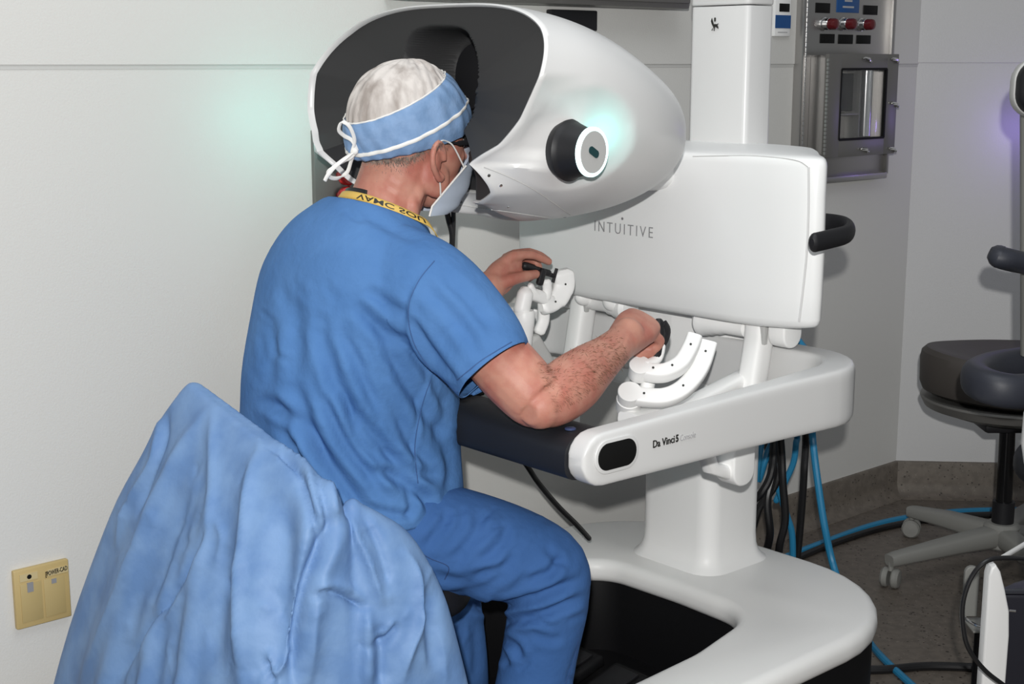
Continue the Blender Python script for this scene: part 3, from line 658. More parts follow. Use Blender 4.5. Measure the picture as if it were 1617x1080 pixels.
for (x, y) in ((772, 277), (791, 293), (803, 327), (892, 343), (753, 322), (728, 319)):
    p, n_ = cast(HT, x, y)
    if p is not None: mk('sensor_dot', MB().lathe([(.0028, -.001), (.0028, .0006), (.0015, .001)], p, n_, 12), CHROME if y < 340 and x > 760 else GRYL, hd)
Cp('head_arm', MB().tube([(.35, 0, 1.13), (.55, 0, 1.10), (.75, 0, 1.07)], (.09, .05), 24, up=(0, 0, 1), ex=3), WHITE2)

# ------------------------------------------------------------------ hand controllers (part of the console)
def Pb(px_, b): return np.array([toC(onb(x, y, b)) for x, y in px_])
def rctl(b):
    up_ = nrm(np.array((-.44, -.50, .75))); un_ = up_[0]*FV + up_[1]*LV + up_[2]*UV; q0_ = onb(995, 622, b)
    def Pn(l, off=0.): return np.array([toC(onplane(x, y, q0_ + un_*off, un_)) for x, y in l])
    oa = catmull(Pn([(990, 622), (1016, 627), (1047, 628), (1073, 618), (1094, 598), (1108, 574), (1118, 543)]), 5)
    o = Cp('controller_arm', MB().tube(oa, (.0165, .011), 20, up=up_, ex=5), WHITE2)
    ia = catmull(Pn([(1010, 583), (1030, 589), (1052, 588), (1075, 575), (1089, 552), (1096, 534)], .022), 6)
    i = Cp('gimbal_arm', MB().tube(ia, (.0145, .015), 20, up=up_, ex=4.5), WHITE2)
    e0 = Pn([(994, 623)])[0]; Cp('pivot_cap', MB().tube([e0 - up_*.011, e0 - up_*.010, e0 + up_*.010, e0 + up_*.011], [.0205, .0215, .0215, .0205], 28), WHITE2, o)
    e1 = Pn([(1010, 583)], .022)[0]; Cp('pivot_cap', MB().tube([e1 - up_*.018, e1 - up_*.016, e1 + up_*.014, e1 + up_*.015], [.015, .0195, .0195, .018], 28), WHITE2, i)
    Cp('pivot', MB().tube([e0 - up_*.0112, e0 - up_*.013, e0 - up_*.040, e0 - up_*.043], [.0195, .0225, .0225, .019], 28), WHITE2, o)
    h3 = Pb([(1023, 604), (1021, 614)], b-.006); Cp('pivot_washer', MB().tube([h3[0], h3[1]], .013, 20), WHITE2, i)
    st_ = Pb([(1022, 575), (1038, 566), (1043, 548)], b-.01); Cp('stem', MB().tube(catmull(st_, 5), .009, 14, dome=True), WHITE2, i)
    g = Pb([(1036, 562), (1036, 545), (1040, 525), (1040, 510)], b-.006)
    gr = Cp('finger_grip', MB().tube(g, [.012, .013, .012, .009], 16, dome=True), BLACK, i)
    g = Pb([(1038, 555), (1050, 536), (1053, 522), (1048, 512)], b-.012); Cp('grip_lever', MB().tube(catmull(g, 4), (.004, .009), 12, dome=True), BLACK, gr)
    for (x, y) in ((1017, 627), (1080, 615), (1114, 569)): pass
    up_n = nrm(up_)
    for k in (5, 16, 27): Cp('screw', MB().lathe([(.0022, 0), (.0022, .0013), (.001, .0016)], oa[k] + up_n*.0116, up_n, 10), INK, o)
    for k in (6, 14, 24): Cp('screw', MB().lathe([(.0022, 0), (.0022, .0013), (.001, .0016)], ia[k] + up_n*.0158, up_n, 10), INK, i)
    arm = Pb([(992, 660), (1010, 652), (1050, 640)], b+.03); 
    Cp('controller_link', MB().tube([toC(onb(990, 652, b)) + np.array((0, 0, -.012)), np.array((.45, b+.03, .665)), np.array((.66, b+.04, .70))], (.02, .014), 16, ex=3.5), WHITE2, o)
rctl(-.28)
def lctl(b):
    pa = catmull(Pb([(889, 434), (890, 450), (883, 468), (872, 479), (860, 483)], b), 5)
    up_ = np.array((-.45, -.85, .25))
    o = Cp('controller_arm', MB().tube(pa, [(.0225, .014)]*8 + [(.021, .014)]*5 + [(.018, .013)]*(len(pa)-13), 22, up=up_, ex=4, dome=True), WHITE2)
    Cp('gimbal_arm', MB().tube(catmull(Pb([(828, 462), (848, 467), (868, 476)], b), 5), (.013, .011), 18, up=up_, ex=3.5, dome=True), WHITE2, o)
    Cp('gimbal_arm', MB().tube(catmull(Pb([(862, 470), (864, 458), (863, 446)], b-.004), 5), (.010, .008), 14, up=up_, dome=True), WHITE2, o)
    Cp('gimbal_arm', MB().tube(catmull(Pb([(838, 452), (842, 459), (848, 464)], b-.004), 5), .007, 14, dome=True), WHITE2, o)
    c = Pb([(829, 466), (824, 488)], b-.004); c1 = Cp('pivot', MB().tube(c, [.0165, .0168], 24, dome=True), WHITE2)
    c = Pb([(828, 490), (828, 494), (827, 514), (827, 516), (824, 552)], b-.006); Cp('pivot_housing', MB().tube(c, [.0195, .0215, .0215, .0205, .0195], 26), WHITE2, c1)
    c = Pb([(838, 540), (852, 566), (872, 610)], b+.01); Cp('controller_link', MB().tube(c, [(.022, .012), (.024, .013), (.027, .014)], 18, up=up_, ex=4, dome=True), GREYW, c1)
    c = Pb([(858, 480), (858, 505), (852, 522)], b+.02); Cp('gimbal_arm', MB().tube(catmull(c, 5), (.0125, .010), 16, up=up_, ex=3, dome=True), WHITE2, c1)
    g = Pb([(829, 420), (845, 425), (866, 431)], b-.002); gr = Cp('finger_grip', MB().tube(catmull(g, 5), [.0085]*5+[.0065]*6, 14, dome=True), BLACK, o)
    Cp('grip_lever', MB().tube(Pb([(857, 428), (852, 447)], b-.018), (.0055, .0075), 12, ex=3.5, dome=True), BLACK, gr)
    g = Pb([(866, 431), (874, 436), (870, 424), (876, 440)], b); Cp('grip_joint', MB().tube(Pb([(862, 432), (876, 436)], b), .0045, 10), BLACK, gr)
    Cp('grip_joint', MB().tube(Pb([(879, 424), (873, 446)], b), .0035, 10), BLACK, gr)
    up_n = nrm(up_)
    for k in (5, 14): Cp('screw', MB().lathe([(.0022, 0), (.0022, .0013), (.001, .0016)], pa[k] + up_n*.0138, up_n, 10), INK, o)
lctl(.12)
Cp('sensor_bump', MB().ball((.615, .115, .802), (.028, .022, .024), 12), WHITE2)
Cp('sensor_bump', MB().ball((.615, .20, .800), (.03, .018, .02), 12), WHITE2)

# ------------------------------------------------------------------ the operator
man = root('person', C(-.2, 0, -ZS+.0), 'person in blue scrubs, cap and mask leaning into the console head', 'person')
def Mk(name, vf, m, parent=None, **k):                    # world-space mesh on the operator
    return mk(name, vf, m, parent or man, **k)
def interp_path(P, n=5): return catmull(np.array(P, float), n)
body = MB()
def limb(pts, n=5, **k):
    P = interp_path([p[:3] for p in pts], n); r = interp_path([[p[3], p[4] if len(p) > 4 else p[3]] for p in pts], n)
    body.tube(Cv(P), [tuple(q) for q in r], 20, dome=True, **k)
SH_R = np.array((-.115, -.19, .935)); EL_R = np.array((-.052, -.382, .768)); WR_R = np.array((.198, -.312, .828))
# torso inside the clothes, neck
limb([(-.17, 0, .55, .13, .10), (-.165, 0, .70, .14, .12), (-.15, 0, .88, .16, .11), (-.11, 0, .985, .11, .075), (-.085, 0, 1.03, .068, .066), (-.062, 0, 1.075, .060, .062), (-.035, 0, 1.13, .058, .064)])
# head
Hc = np.array((-.018, 0, 1.192))
def hb(c, r, pitch=0.0):
    p = R(pitch); ax = np.array([FV*math.cos(p) - UV*math.sin(p), LV, UV*math.cos(p) + FV*math.sin(p)])
    body.ball(Cv(c), r, 20, ax)
hb((-.018, 0, 1.188), (.100, .077, .098)); hb((.020, 0, 1.150), (.068, .066, .085), 10); hb((.030, 0, 1.100), (.050, .050, .052), 20)
hb((.052, 0, 1.072), (.024, .026, .020)); hb((.070, 0, 1.198), (.022, .052, .022)); hb((.040, 0, 1.085), (.040, .044, .030), 20)
for s in (-1, 1):
    hb((.055, s*.034, 1.140), (.022, .020, .020)); hb((-.005, s*.058, 1.105), (.030, .014, .036), -20)
hb((.093, 0, 1.150), (.016, .012, .022), -20); hb((.098, 0, 1.135), (.013, .015, .010)); hb((.082, 0, 1.102), (.010, .022, .006)); hb((.080, 0, 1.092), (.010, .020, .006))
body.tube(Cv([(-.03, -.045, 1.10), (-.055, -.055, 1.06), (-.06, -.05, 1.02)]), .016, 14, dome=True)
# ears
for s in (-1, 1):
    ec = np.array((-.014, s*.080, 1.136))
    e = [(.010, 0, .002), (.004, s*.004, .020), (-.010, s*.010, .029), (-.022, s*.013, .018), (-.023, s*.012, -.002), (-.014, s*.008, -.018), (-.003, s*.004, -.030), (.006, s*.001, -.026)]
    body.tube(Cv(catmull([ec + np.array(q)*np.array((1.12, 1.35, 1.08)) for q in e], 6)), .0056, 10, dome=True)
    body.ball(Cv(ec + np.array((-.006, s*.004, -.001))), (.013, .004, .022), 12, np.array([nrm(FV - LV*s*.45), nrm(LV*s + FV*.45), UV]))
    body.ball(Cv(ec + np.array((.000, s*.002, -.026))), (.008, .005, .010), 10, np.array([FV, LV, UV]))
# right arm
limb([(*SH_R, .052), (-.09, -.265, .872, .052), (-.070, -.330, .815, .0535), (*(EL_R + (.002, .016, .008)), .049), (*(EL_R+(.004,.006,.002)), .040)])
limb([(*(EL_R+(-.004,0,0)), .036), (-.022, -.375, .774, .0455), (.03, -.362, .787, .0495), (.085, -.345, .801, .0435), (.145, -.328, .815, .0345), (*WR_R, .0295, .031), (.222, -.305, .836, .029, .033)])
# left arm
EL_L = np.array((.06, .33, .765)); WR_L = toC(onb(776, 452, .125))
limb([(-.10, .19, .93, .052), (-.02, .27, .85, .05), (*EL_L, .044)]); limb([(*EL_L, .042), (.13, .28, .80, .046), (*WR_L, .029, .031)])
# legs inside the trousers
limb([(-.24, -.07, .50, .06), (-.08, -.18, .485, .06), (.045, -.288, .435, .050), (.050, -.29, .35, .048), (.01, -.28, .15, .045), (-.01, -.28, .03, .035)])
limb([(-.24, .07, .50, .06), (-.04, .16, .495, .06), (.14, .20, .46, .055), (.185, .17, .30, .05), (.19, .15, .10, .045), (.19, .15, .0, .035)])
# hands
def finger(P, r0, r1, fb=1.0):
    P = np.array(P, float); Q = catmull(P, 5); r = np.linspace(r0, r1, len(Q)); k = np.arange(len(Q)) % 5 == 0
    r = r*(1 + .07*k); body.tube(Cv(Q), list(r), 14, dome=True)
def palm(P, rs, up): 
    Q = catmull(np.array(P, float), 4); rr = catmull(np.array(rs, float), 4)
    body.tube(Cv(Q), [tuple(q) for q in rr], 22, up=np.array(Cv(np.array((0, 0, 0))+up) - Cv(np.array((0., 0, 0)))), ex=2.6, dome=True)
RH = [toC(onb(x, y, b)) for x, y, b in ((996, 497, -.250), (1010, 500, -.268), (1022, 512, -.286), (1029, 530, -.303))]
pc = (RH[1]+RH[2])/2
axr = nrm(RH[0]-RH[3]); fwd = nrm(pc-WR_R); upv = nrm(np.cross(fwd, axr)); upv = upv*(1 if upv[1] < 0 else -1)
palm([WR_R + fwd*.0, WR_R + fwd*.025, WR_R*.35+pc*.65, pc - fwd*.004], [(.030, .028), (.034, .024), (.039, .021), (.036, .016)], upv)
for i, k in enumerate(RH):
    L_ = (.034, .038, .035, .028)[i]; f_ = nrm(np.array((.85, .10, -.45)))
    p1 = k + f_*L_; p2 = p1 + np.array((-.004, .016, -.022)); p3 = p2 + np.array((-.020, .010, -.006))
    finger([k - fwd*.012, k, p1, p2, p3], .0115 if i < 3 else .0100, .0085)
t0 = WR_R + fwd*.018 + np.array((.004, .020, -.010)); finger([t0, t0 + np.array((.030, .022, -.016)), t0 + np.array((.060, .018, -.024)), t0 + np.array((.082, .000, -.024))], .0145, .0100)
def LB(l): return [toC(onb(x, y, b)) for x, y, b in l]
wl_ = WR_L; kc_ = toC(onb(812, 416, .135))
ax2 = nrm(toC(onb(800, 398, .12)) - toC(onb(822, 436, .12)))
palm([wl_, wl_*.6+kc_*.4, kc_], [(.018, .0295), (.020, .034), (.017, .027)], ax2)
finger(LB([(800, 412, .125), (812, 404, .122), (838, 402, .118), (855, 408, .115), (866, 413, .113)]), .0115, .0078)
finger(LB([(800, 408, .140), (812, 402, .142), (836, 399, .142), (853, 404, .135), (864, 411, .130)]), .0110, .0078)
finger(LB([(802, 412, .158), (815, 408, .162), (838, 410, .160), (850, 420, .150), (848, 430, .142)]), .0105, .0076)
finger(LB([(804, 422, .172), (818, 422, .176), (836, 424, .170), (842, 434, .158), (836, 440, .150)]), .0095, .0070)
finger(LB([(786, 450, .112), (806, 442, .104), (830, 436, .104), (846, 433, .108)]), .0150, .0092)
bco, bno, bfs = remesh(body, .0031, 5, .5)
# skin folds at the nape, wrist
bco = creases(bco, bno, [([(588, 283), (612, 300), (640, 318)], .0012, .005), ([(655, 300), (664, 322), (668, 345)], .0018, .006), ([(972, 560), (985, 540), (990, 520)], .0008, .003),
                         ([(600, 272), (622, 290), (650, 300)], .0009, .005), ([(845, 590), (868, 585), (890, 575)], .002, .010)])
Mk('body', (bco, bfs), SKIN, sharp=180)
BT = bvh(bco, bfs)
# eyes, glasses
for s in (-1, 1):
    e_ = Mk('eye', MB().ball(Cv((.070, s*.031, 1.160)), .0118, 12), EYE_W); Mk('iris', MB().ball(Cv((.0775, s*.031, 1.160)), .0056, 10), IRIS, e_)
gl = Mk('glasses', MB().tube(Cv(catmull([(.094, -.058, 1.166), (.098, -.03, 1.176), (.101, -.012, 1.170), (.102, 0, 1.168), (.101, .012, 1.170), (.098, .03, 1.176), (.094, .058, 1.166)], 5)), .0022, 8, dome=True), BLACK)
for s in (-1, 1):
    Mk('temple', MB().tube(Cv(catmull([(.094, s*.062, 1.168), (.078, s*.076, 1.168), (.060, s*.080, 1.166), (.030, s*.0815, 1.164), (.000, s*.082, 1.166), (-.012, s*.083, 1.160)], 5)), [(.0017, .0045)]*16+[(.0014, .0022)]*10, 10, up=(0, 0, 1), ex=3), BLACK, gl)
    o = rrect(.05, .036, .013, 5); Mk('lens', MB().prism(o, Cv((.0965, s*.033, 1.158)), LV, UV, FV, -.0008, .0008), GLASS, gl)
# mask
uu = np.linspace(-1, 1, 41); vv = np.linspace(0, 1, 26); Pm = []
for v in vv:
    fa = np.interp(v, [0, .15, .35, .6, .8, 1], [.052, .078, .098, .110, .110, .100]); fz = np.interp(v, [0, .15, .6, 1], [1.038, 1.050, 1.108, 1.155])
    sa = np.interp(v, [0, .2, 1], [-.030, -.024, .052]); sz = np.interp(v, [0, 1], [1.042, 1.124])
    w_ = np.abs(uu)**2.3; 
    a_ = fa*(1-w_) + sa*w_; z_ = fz*(1-w_) + sz*w_; b_ = uu*(.058+.012*v)*1.05 + 0
    b_ = np.sign(uu)*np.abs(uu)**.8*(.073)
    pleat = .0018*np.sin(v*math.pi*6)*(1-w_)
    Pm.append(np.stack([a_ + pleat, b_, z_], -1))
Pm = np.array(Pm); th_ = .0016
inner_ = Pm - np.array((th_, 0, 0)); mm_ = MB(); mm_.grid(Pm); mm_.grid(inner_[::-1])
msk = Mk('face_mask', (Cv(mm_.arr()[0]), mm_.arr()[1]), MASKM, sharp=60)
edge = Pm[:, 0]; Mk('mask_edge', MB().tube(Cv(Pm[:, 0]), .0018, 8), TIE, msk); Mk('mask_edge', MB().tube(Cv(Pm[:, -1]), .0018, 8), TIE, msk)
for s in (-1, 1):
    top = Pm[-2, 0 if s < 0 else -1]; bot = Pm[10, 0 if s < 0 else -1]
    lp_ = [top, (.016, s*.084, 1.158), (.000, s*.086, 1.168), (-.018, s*.092, 1.170), (-.034, s*.093, 1.160), (-.039, s*.093, 1.142), (-.032, s*.090, 1.118), (-.016, s*.084, 1.102), bot]
    Mk('ear_loop', MB().tube(Cv(catmull(lp_, 6)), (.0016, .0013), 8, dome=True), TIE, msk)
# cap: white crown, blue band, tape and bow
ra, rb_, rz = .1165, .0865, .1105
def E_(ph, t_): return np.stack([Hc[0] + ra*np.cos(t_)*np.cos(ph), rb_*np.cos(t_)*np.sin(ph), Hc[2] + rz*np.sin(t_)], -1)
phs = np.linspace(0, 2*math.pi, 181)[:-1]
def solve(z0, k):
    t_ = np.linspace(-1.2, 1.4, 600); out = []
    for p in phs:
        q = E_(np.full(600, p), t_); d = q[:, 2] - (z0 + k*q[:, 0]); i = np.argmax(d > 0); out.append(t_[i])
    return np.array(out)
tl = solve(1.165, .23); tu = solve(1.262, .47)
def fold_noise(ph, v, s): return .0016*np.sin(ph*9+v*3+s)*np.sin(ph*5-v*4) + .0010*np.sin(ph*23+v*9)
rows = []
for v in np.linspace(0, 1, 22):
    t_ = tl + (tu-tl)*v; P = E_(phs, t_); d = nrm((P-Hc)/np.array((ra, rb_, rz))**2*.01); bul = .0035*math.sin(v*math.pi) + .0012*math.sin(v*9)
    rows.append(P + d*(bul + .002 + fold_noise(phs, v, 0))[:, None])
rows = np.array(rows); nin = (rows-Hc)*np.array((.97, .965, .98)) + Hc
band = MB().grid(np.concatenate([nin[::-1], rows]), False, True)
cap = Mk('surgical_cap', (Cv(band.arr()[0]), band.arr()[1]), CAPB, label=None, sharp=70)
rows2 = []
pole = np.array((Hc[0]-.012, 0, Hc[2]+rz+.001))
for k, v in enumerate(np.linspace(0, 1, 26)):
    t_ = tu + (math.pi/2 - tu)*v; P = E_(phs, t_); d = nrm((P-Hc)/np.array((ra, rb_, rz))**2*.01)
    puff = .0045*math.sin(min(1, v*2.2)*math.pi/2) - .001; g = .0013*np.sin(phs*34)*math.exp(-v*5) + .0016*np.sin(phs*7+v*6)*math.sin(v*math.pi) + .0011*np.sin(phs*17-v*9)*math.sin(v*math.pi)
    rows2.append(P + d*(puff + g)[:, None])
cr = MB().grid(np.array(rows2), False, True); Mk('crown', (Cv(cr.arr()[0]), cr.arr()[1]), CAPW, cap, sharp=180)
Mk('crown_piping', MB().loop(Cv(rows[-1]), .0013, .0015), TIE, cap)
tv = .20 + .28*(1+np.cos(phs))/2; tp_ = np.array([rows[int(round(v*21)), i]*(1-(v*21) % 1*0) for i, v in enumerate(tv)])
tp_ = np.array([rows[int(v*21), i]*(1-((v*21) % 1)) + rows[min(21, int(v*21)+1), i]*((v*21) % 1) for i, v in enumerate(tv)])
d = nrm((tp_-Hc)/np.array((ra, rb_, rz))**2*.01)
Mk('tape', MB().loop(Cv(tp_ + d*.0012), .0012, .0033), TIE, cap)
def bow(l, b0=-.012): 
    P = catmull([onb(x, y, b0 + k) for x, y, k in l], 7); return MB().tube(P, (.0014, .0034), 10, up=nrm(UV*.4+FV), ex=3, dome=True)
Mk('bow_loop', bow([(566, 236, .004), (556, 240, 0), (560, 222, -.006), (552, 200, -.010), (540, 193, -.006), (535, 205, 0), (543, 214, .004), (556, 222, .004), (563, 236, .0)]), TIE, cap)
Mk('bow_loop', bow([(562, 240, 0), (548, 253, -.004), (528, 263, -.008), (518, 271, -.006), (522, 280, 0), (535, 281, .004), (548, 272, .006), (554, 256, .006), (560, 240, 0)]), TIE, cap)
Mk('bow_tail', bow([(564, 237, 0), (552, 245, -.006), (530, 262, -.010), (518, 276, -.012), (513, 285, -.012)]), TIE, cap)
Mk('bow_knot', MB().ball(onb(560, 239, -.016), (.006, .005, .006), 10), TIE, cap)
# short grey hair below the cap
hr = MB(); 
def hairs(n, gen, ln, w, droop, mb):
    for _ in range(n):
        x, y = gen(); p, nn = cast(BT, x, y)
        if p is None: continue
        t_ = nrm(droop(p) + nn*.35 + A(rng.gauss(0, .18), rng.gauss(0, .18), rng.gauss(0, .18))); s_ = nrm(np.cross(t_, nn))*w
        L_ = ln*rng.uniform(.6, 1.3); q = p - nn*.0004
        mb.add([q - s_, q + s_, q + t_*L_*.6 + nn*L_*.12 + s_*.6, q + t_*L_], [(0, 1, 2), (0, 2, 3)])
def gen_nape():
    x = rng.uniform(572, 735); yl = np.interp(x, [570, 610, 650, 680, 705, 740], [255, 262, 258, 240, 228, 205]); return x, yl - 12 + abs(rng.gauss(0, 1))*np.interp(x, [570, 600, 640, 680, 700, 740], [7, 9, 9, 5, 8, 14])
hairs(2600, gen_nape, .0045, .00035, lambda p: -UV*.8 + FV*.1, hr)
Mk('hair', hr, HAIR, flat=True)
ah = MB()
def gen_arm():
    t_ = .1+.9*rng.random(); cx, cy = np.interp(t_, [0, .5, 1], [845, 915, 985]), np.interp(t_, [0, .5, 1], [620, 588, 548]); o = rng.uniform(-48, 46)*(1-.35*t_); return cx + o*.35, cy + o*.9
arm_dir = nrm(Cv(WR_R)-Cv(EL_R))
hairs(2200, gen_arm, .0075, .00010, lambda p: -UV*.5 + arm_dir*.6 - FV*.1, ah)
Mk('arm_hair', ah, ARMH, flat=True)

# scrub top
top = MB()
rg = [(.52, -.160, .212, .176, 0), (.56, -.160, .214, .180, 0), (.62, -.160, .200, .182, 0), (.70, -.156, .184, .182, 0), (.78, -.158, .184, .172, .0), (.86, -.152, .188, .152, .08),
      (.93, -.142, .192, .134, .16), (.975, -.130, .172, .118, .26), (1.006, -.114, .148, .104, .34), (1.028, -.100, .118, .090, .40), (1.042, -.090, .100, .081, .42), (1.047, -.086, .092, .077, .42)]
rgi = catmull(np.array(rg), 4); P = []; t_ = np.linspace(0, 2*math.pi, 48, endpoint=False)
for z, ac, hb_, ha, tl_ in rgi:
    c_, s_ = np.sign(np.cos(t_))*np.abs(np.cos(t_))**(2/2.3), np.sign(np.sin(t_))*np.abs(np.sin(t_))**(2/2.3)
    a_ = ac + c_*ha; P.append(np.stack([a_, s_*hb_ - .008*sstep(.6, .75, z)*sstep(1.04, .95, z), z - tl_*(a_-ac)], -1))
top.grid(Cv(np.array(P)), False, True, True)
cufc = toC(onb(780, 585, -.325)); dcuf = nrm(EL_R - np.array((-.10, -.22, .93)))
sl1 = [(-.125, -.10, .955), (-.120, -.165, .935), (-.108, -.215, .905), (-.094, -.265, .862), tuple(cufc - dcuf*.01), tuple(cufc + dcuf*.004)]
sr = [(.085, .085), (.092, .088), (.090, .085), (.082, .078), (.073, .069), (.072, .068)]
top.tube(Cv(catmull(np.array(sl1), 5)), [tuple(q) for q in catmull(np.array(sr), 5)], 30, up=UV)
cufL = np.array((-.015, .27, .845)); sl2 = [(-.125, .10, .955), (-.115, .165, .935), (-.095, .205, .91), (-.06, .24, .88), tuple(cufL)]
top.tube(Cv(catmull(np.array(sl2), 5)), [tuple(q) for q in catmull(np.array([(.080, .078), (.082, .080), (.080, .076), (.074, .072), (.07, .067)]), 5)], 30, up=UV)
co, no, fs = remesh(top, .0048, 6, .6)
F1 = [(f[0], f[1]*1.5, *f[2:]) for f in [([(682, 417), (655, 452), (642, 500), (655, 548), (693, 597), (732, 626)], .0035, .006, 's'),
      ([(521, 548), (537, 613), (575, 672), (618, 725), (660, 795)], .007, .011), ([(591, 505), (628, 580), (672, 650), (708, 709)], .006, .012),
      ([(462, 602), (483, 656), (516, 725), (564, 790), (596, 822)], .008, .012), ([(408, 630), (450, 650), (490, 690), (520, 740)], .007, .011),
      ([(542, 610), (564, 688), (607, 736), (650, 805)], .006, .009), ([(680, 575), (664, 640), (655, 709), (662, 770)], .002, .004, 's'),
      ([(585, 740), (630, 755), (670, 785), (684, 812)], .008, .010), ([(600, 700), (630, 735), (665, 750), (700, 752)], .005, .010),
      ([(645, 500), (672, 545), (705, 590), (728, 618)], .006, .010), ([(560, 478), (601, 520), (645, 545)], .006, .012), ([(575, 455), (610, 480), (640, 500)], .004, .010),
      ([(452, 450), (470, 520), (462, 602)], .004, .016), ([(500, 500), (515, 560), (530, 620)], .004, .012), ([(430, 500), (430, 570), (420, 620)], .003, .012),
      ([(660, 440), (700, 480), (740, 530), (760, 570)], .0035, .012), ([(690, 430), (735, 470), (780, 525)], .003, .012), ([(540, 520), (575, 600), (600, 650)], .004, .009),
      ([(722, 597), (762, 566), (812, 536)], .0013, .0022, 'K'), ([(560, 330), (600, 352), (640, 372), (670, 380)], .0025, .009), ([(548, 330), (560, 345), (575, 350)], .002, .006),
      ([(695, 620), (700, 660), (690, 700)], .004, .010), ([(620, 640), (650, 700), (690, 750)], .004, .009), ([(510, 620), (535, 680), (560, 720), (600, 770)], .005, .009),
      ([(440, 660), (470, 720), (500, 770)], .005, .010), ([(640, 770), (650, 800), (640, 822)], .004, .007), ([(700, 700), (712, 740), (705, 780)], .004, .009), ([(575, 800), (620, 812), (655, 812)], .004, .008)]]
r8 = random.Random(5)
for _ in range(46):
    x = r8.uniform(400, 700); y = r8.uniform(430, 800); q = r8.gauss(1.1, .35); L9 = r8.uniform(25, 60)
    F1.append(([(x, y), (x + L9*math.cos(q)*.5 + r8.uniform(-4, 4), y + L9*math.sin(q)*.5), (x + L9*math.cos(q), y + L9*math.sin(q))], r8.uniform(.0010, .0022), r8.uniform(.004, .008)))
co = relax(creases(co, no, F1), fs, 1, .25)
def cut(co, fs, cuts):
    # open a sleeve, neck or hem: slice with a plane and drop what lies beyond it, only inside the given region
    b = bmesh.new(); vs = [b.verts.new(tuple(c)) for c in co]
    for f in fs: b.faces.new([vs[i] for i in f])
    for p, n, reg in cuts:
        b.verts.ensure_lookup_table(); X = np.array([tuple(v.co) for v in b.verts]); ins = reg(toC(X), X)
        for v, k in zip(b.verts, ins): v.tag = bool(k)
        g = [v for v in b.verts if v.tag]; e = [q for q in b.edges if q.verts[0].tag and q.verts[1].tag]; f = [q for q in b.faces if all(v.tag for v in q.verts)]
        r = bmesh.ops.bisect_plane(b, geom=g+e+f, dist=1e-5, plane_co=Vector(tuple(p)), plane_no=Vector(tuple(n)), clear_outer=False, clear_inner=False)
        X = np.array([tuple(v.co) for v in b.verts]); ins = reg(toC(X), X) & (((X - np.asarray(p)) @ np.asarray(n)) > 2e-5)
        bmesh.ops.delete(b, geom=[v for v, k in zip(b.verts, ins) if k], context='VERTS')
    b.verts.ensure_lookup_table(); b.verts.index_update(); X = np.array([tuple(v.co) for v in b.verts]); F = [tuple(v.index for v in f.verts) for f in b.faces]; b.free(); return X, F
dL = nrm(cufL - np.array((-.06, .24, .88))); rot = lambda v: v[0]*FV + v[1]*LV + v[2]*UV
co, fs = cut(co, fs, [(Cv(cufc), rot(dcuf), lambda c, x: np.linalg.norm(c - cufc, axis=1) < .10), (Cv(cufL), rot(dL), lambda c, x: np.linalg.norm(c - cufL, axis=1) < .10),
                      (C(-.086, 0, 1.045), rot(nrm((.42, 0, 1))), lambda c, x: (np.abs(c[:, 1]) < .12) & (c[:, 2] > .97)), (C(0, 0, .552), -UV, lambda c, x: c[:, 2] < .60)])
def shell(name, co, fs, m, parent, th=.0010, **k):
    o = Mk(name, (co, fs), m, parent, sharp=180, **k); s_ = o.modifiers.new('cloth_thickness', 'SOLIDIFY'); s_.thickness = th; s_.offset = -1; return o
scrub = shell('scrub_top', co, fs, SCRUB, None)
ST = bvh(co, fs)
# stitched seams
def stitch(name, pts, tree, m, par, r=.0009): return seam(name, pts, tree, m, par, r, .0003, 8)
stitch('armhole_seam', [(686, 412), (660, 446), (645, 490), (655, 545), (693, 597), (730, 624)], ST, mat('seam_thread', (.04, .10, .25), .8), scrub)
stitch('cuff_hem', [(722, 600), (762, 568), (808, 540)], ST, mat('seam_thread', (.04, .10, .25), .8), scrub)
stitch('side_seam', [(680, 600), (664, 650), (655, 709), (660, 763)], ST, mat('seam_thread', (.04, .10, .25), .8), scrub)
# lanyard round the neck
def lany(ph, v):
    # ph = 0 at the nape; v across the width
    c_, s_ = np.cos(ph), np.sin(ph); r_ = 1 + .10*v + 0*ph
    a_ = -.052 - .088*c_*r_; b_ = .090*s_*r_
    z_ = 1.0865 - .046*(1-c_) - .30*np.clip(-c_, 0, 1)**1.5*.35 - .0115*v
    return Cv(np.stack([a_, b_, z_], -1))
ph = np.linspace(-math.pi, math.pi, 120)
G1 = np.array([lany(ph, v) for v in (0., .33, .66, 1.)])
ly = Mk('lanyard', MB().grid(G1), YELL, sharp=60); sm_ = ly.modifiers.new('thickness', 'SOLIDIFY'); sm_.thickness = .0012; sm_.offset = 0
def lfn(p0, p1):
    def f(u, v):
        p = p0 + (p1-p0)*u; vv = 0.18 + .66*v; P = lany(p, vv)
        N = nrm(np.cross(lany(p+.01, vv)-P, lany(p, vv+.01)-P)); s_ = np.sign(np.sum(N*(EYE-P), 1)); return P + N*s_[:, None]*.0004, N*s_[:, None]
    return f
lettering('lettering', 'VAMC SOU', lfn(-.22, -1.52), INK, ly, .015, 1.0)
c2 = lambda p, v: Cv(np.stack([-.052 - .083*np.cos(p)*(1-.05*v), .084*np.sin(p), 1.092 - .05*(1-np.cos(p)) - .022*(1-v)], -1))
phb = np.linspace(-.34, .6, 30); Mk('neck_strap', MB().grid(np.array([c2(phb, v) for v in (0., .5, 1.)])), BLACK, sharp=60).modifiers.new('t', 'SOLIDIFY').thickness = .002

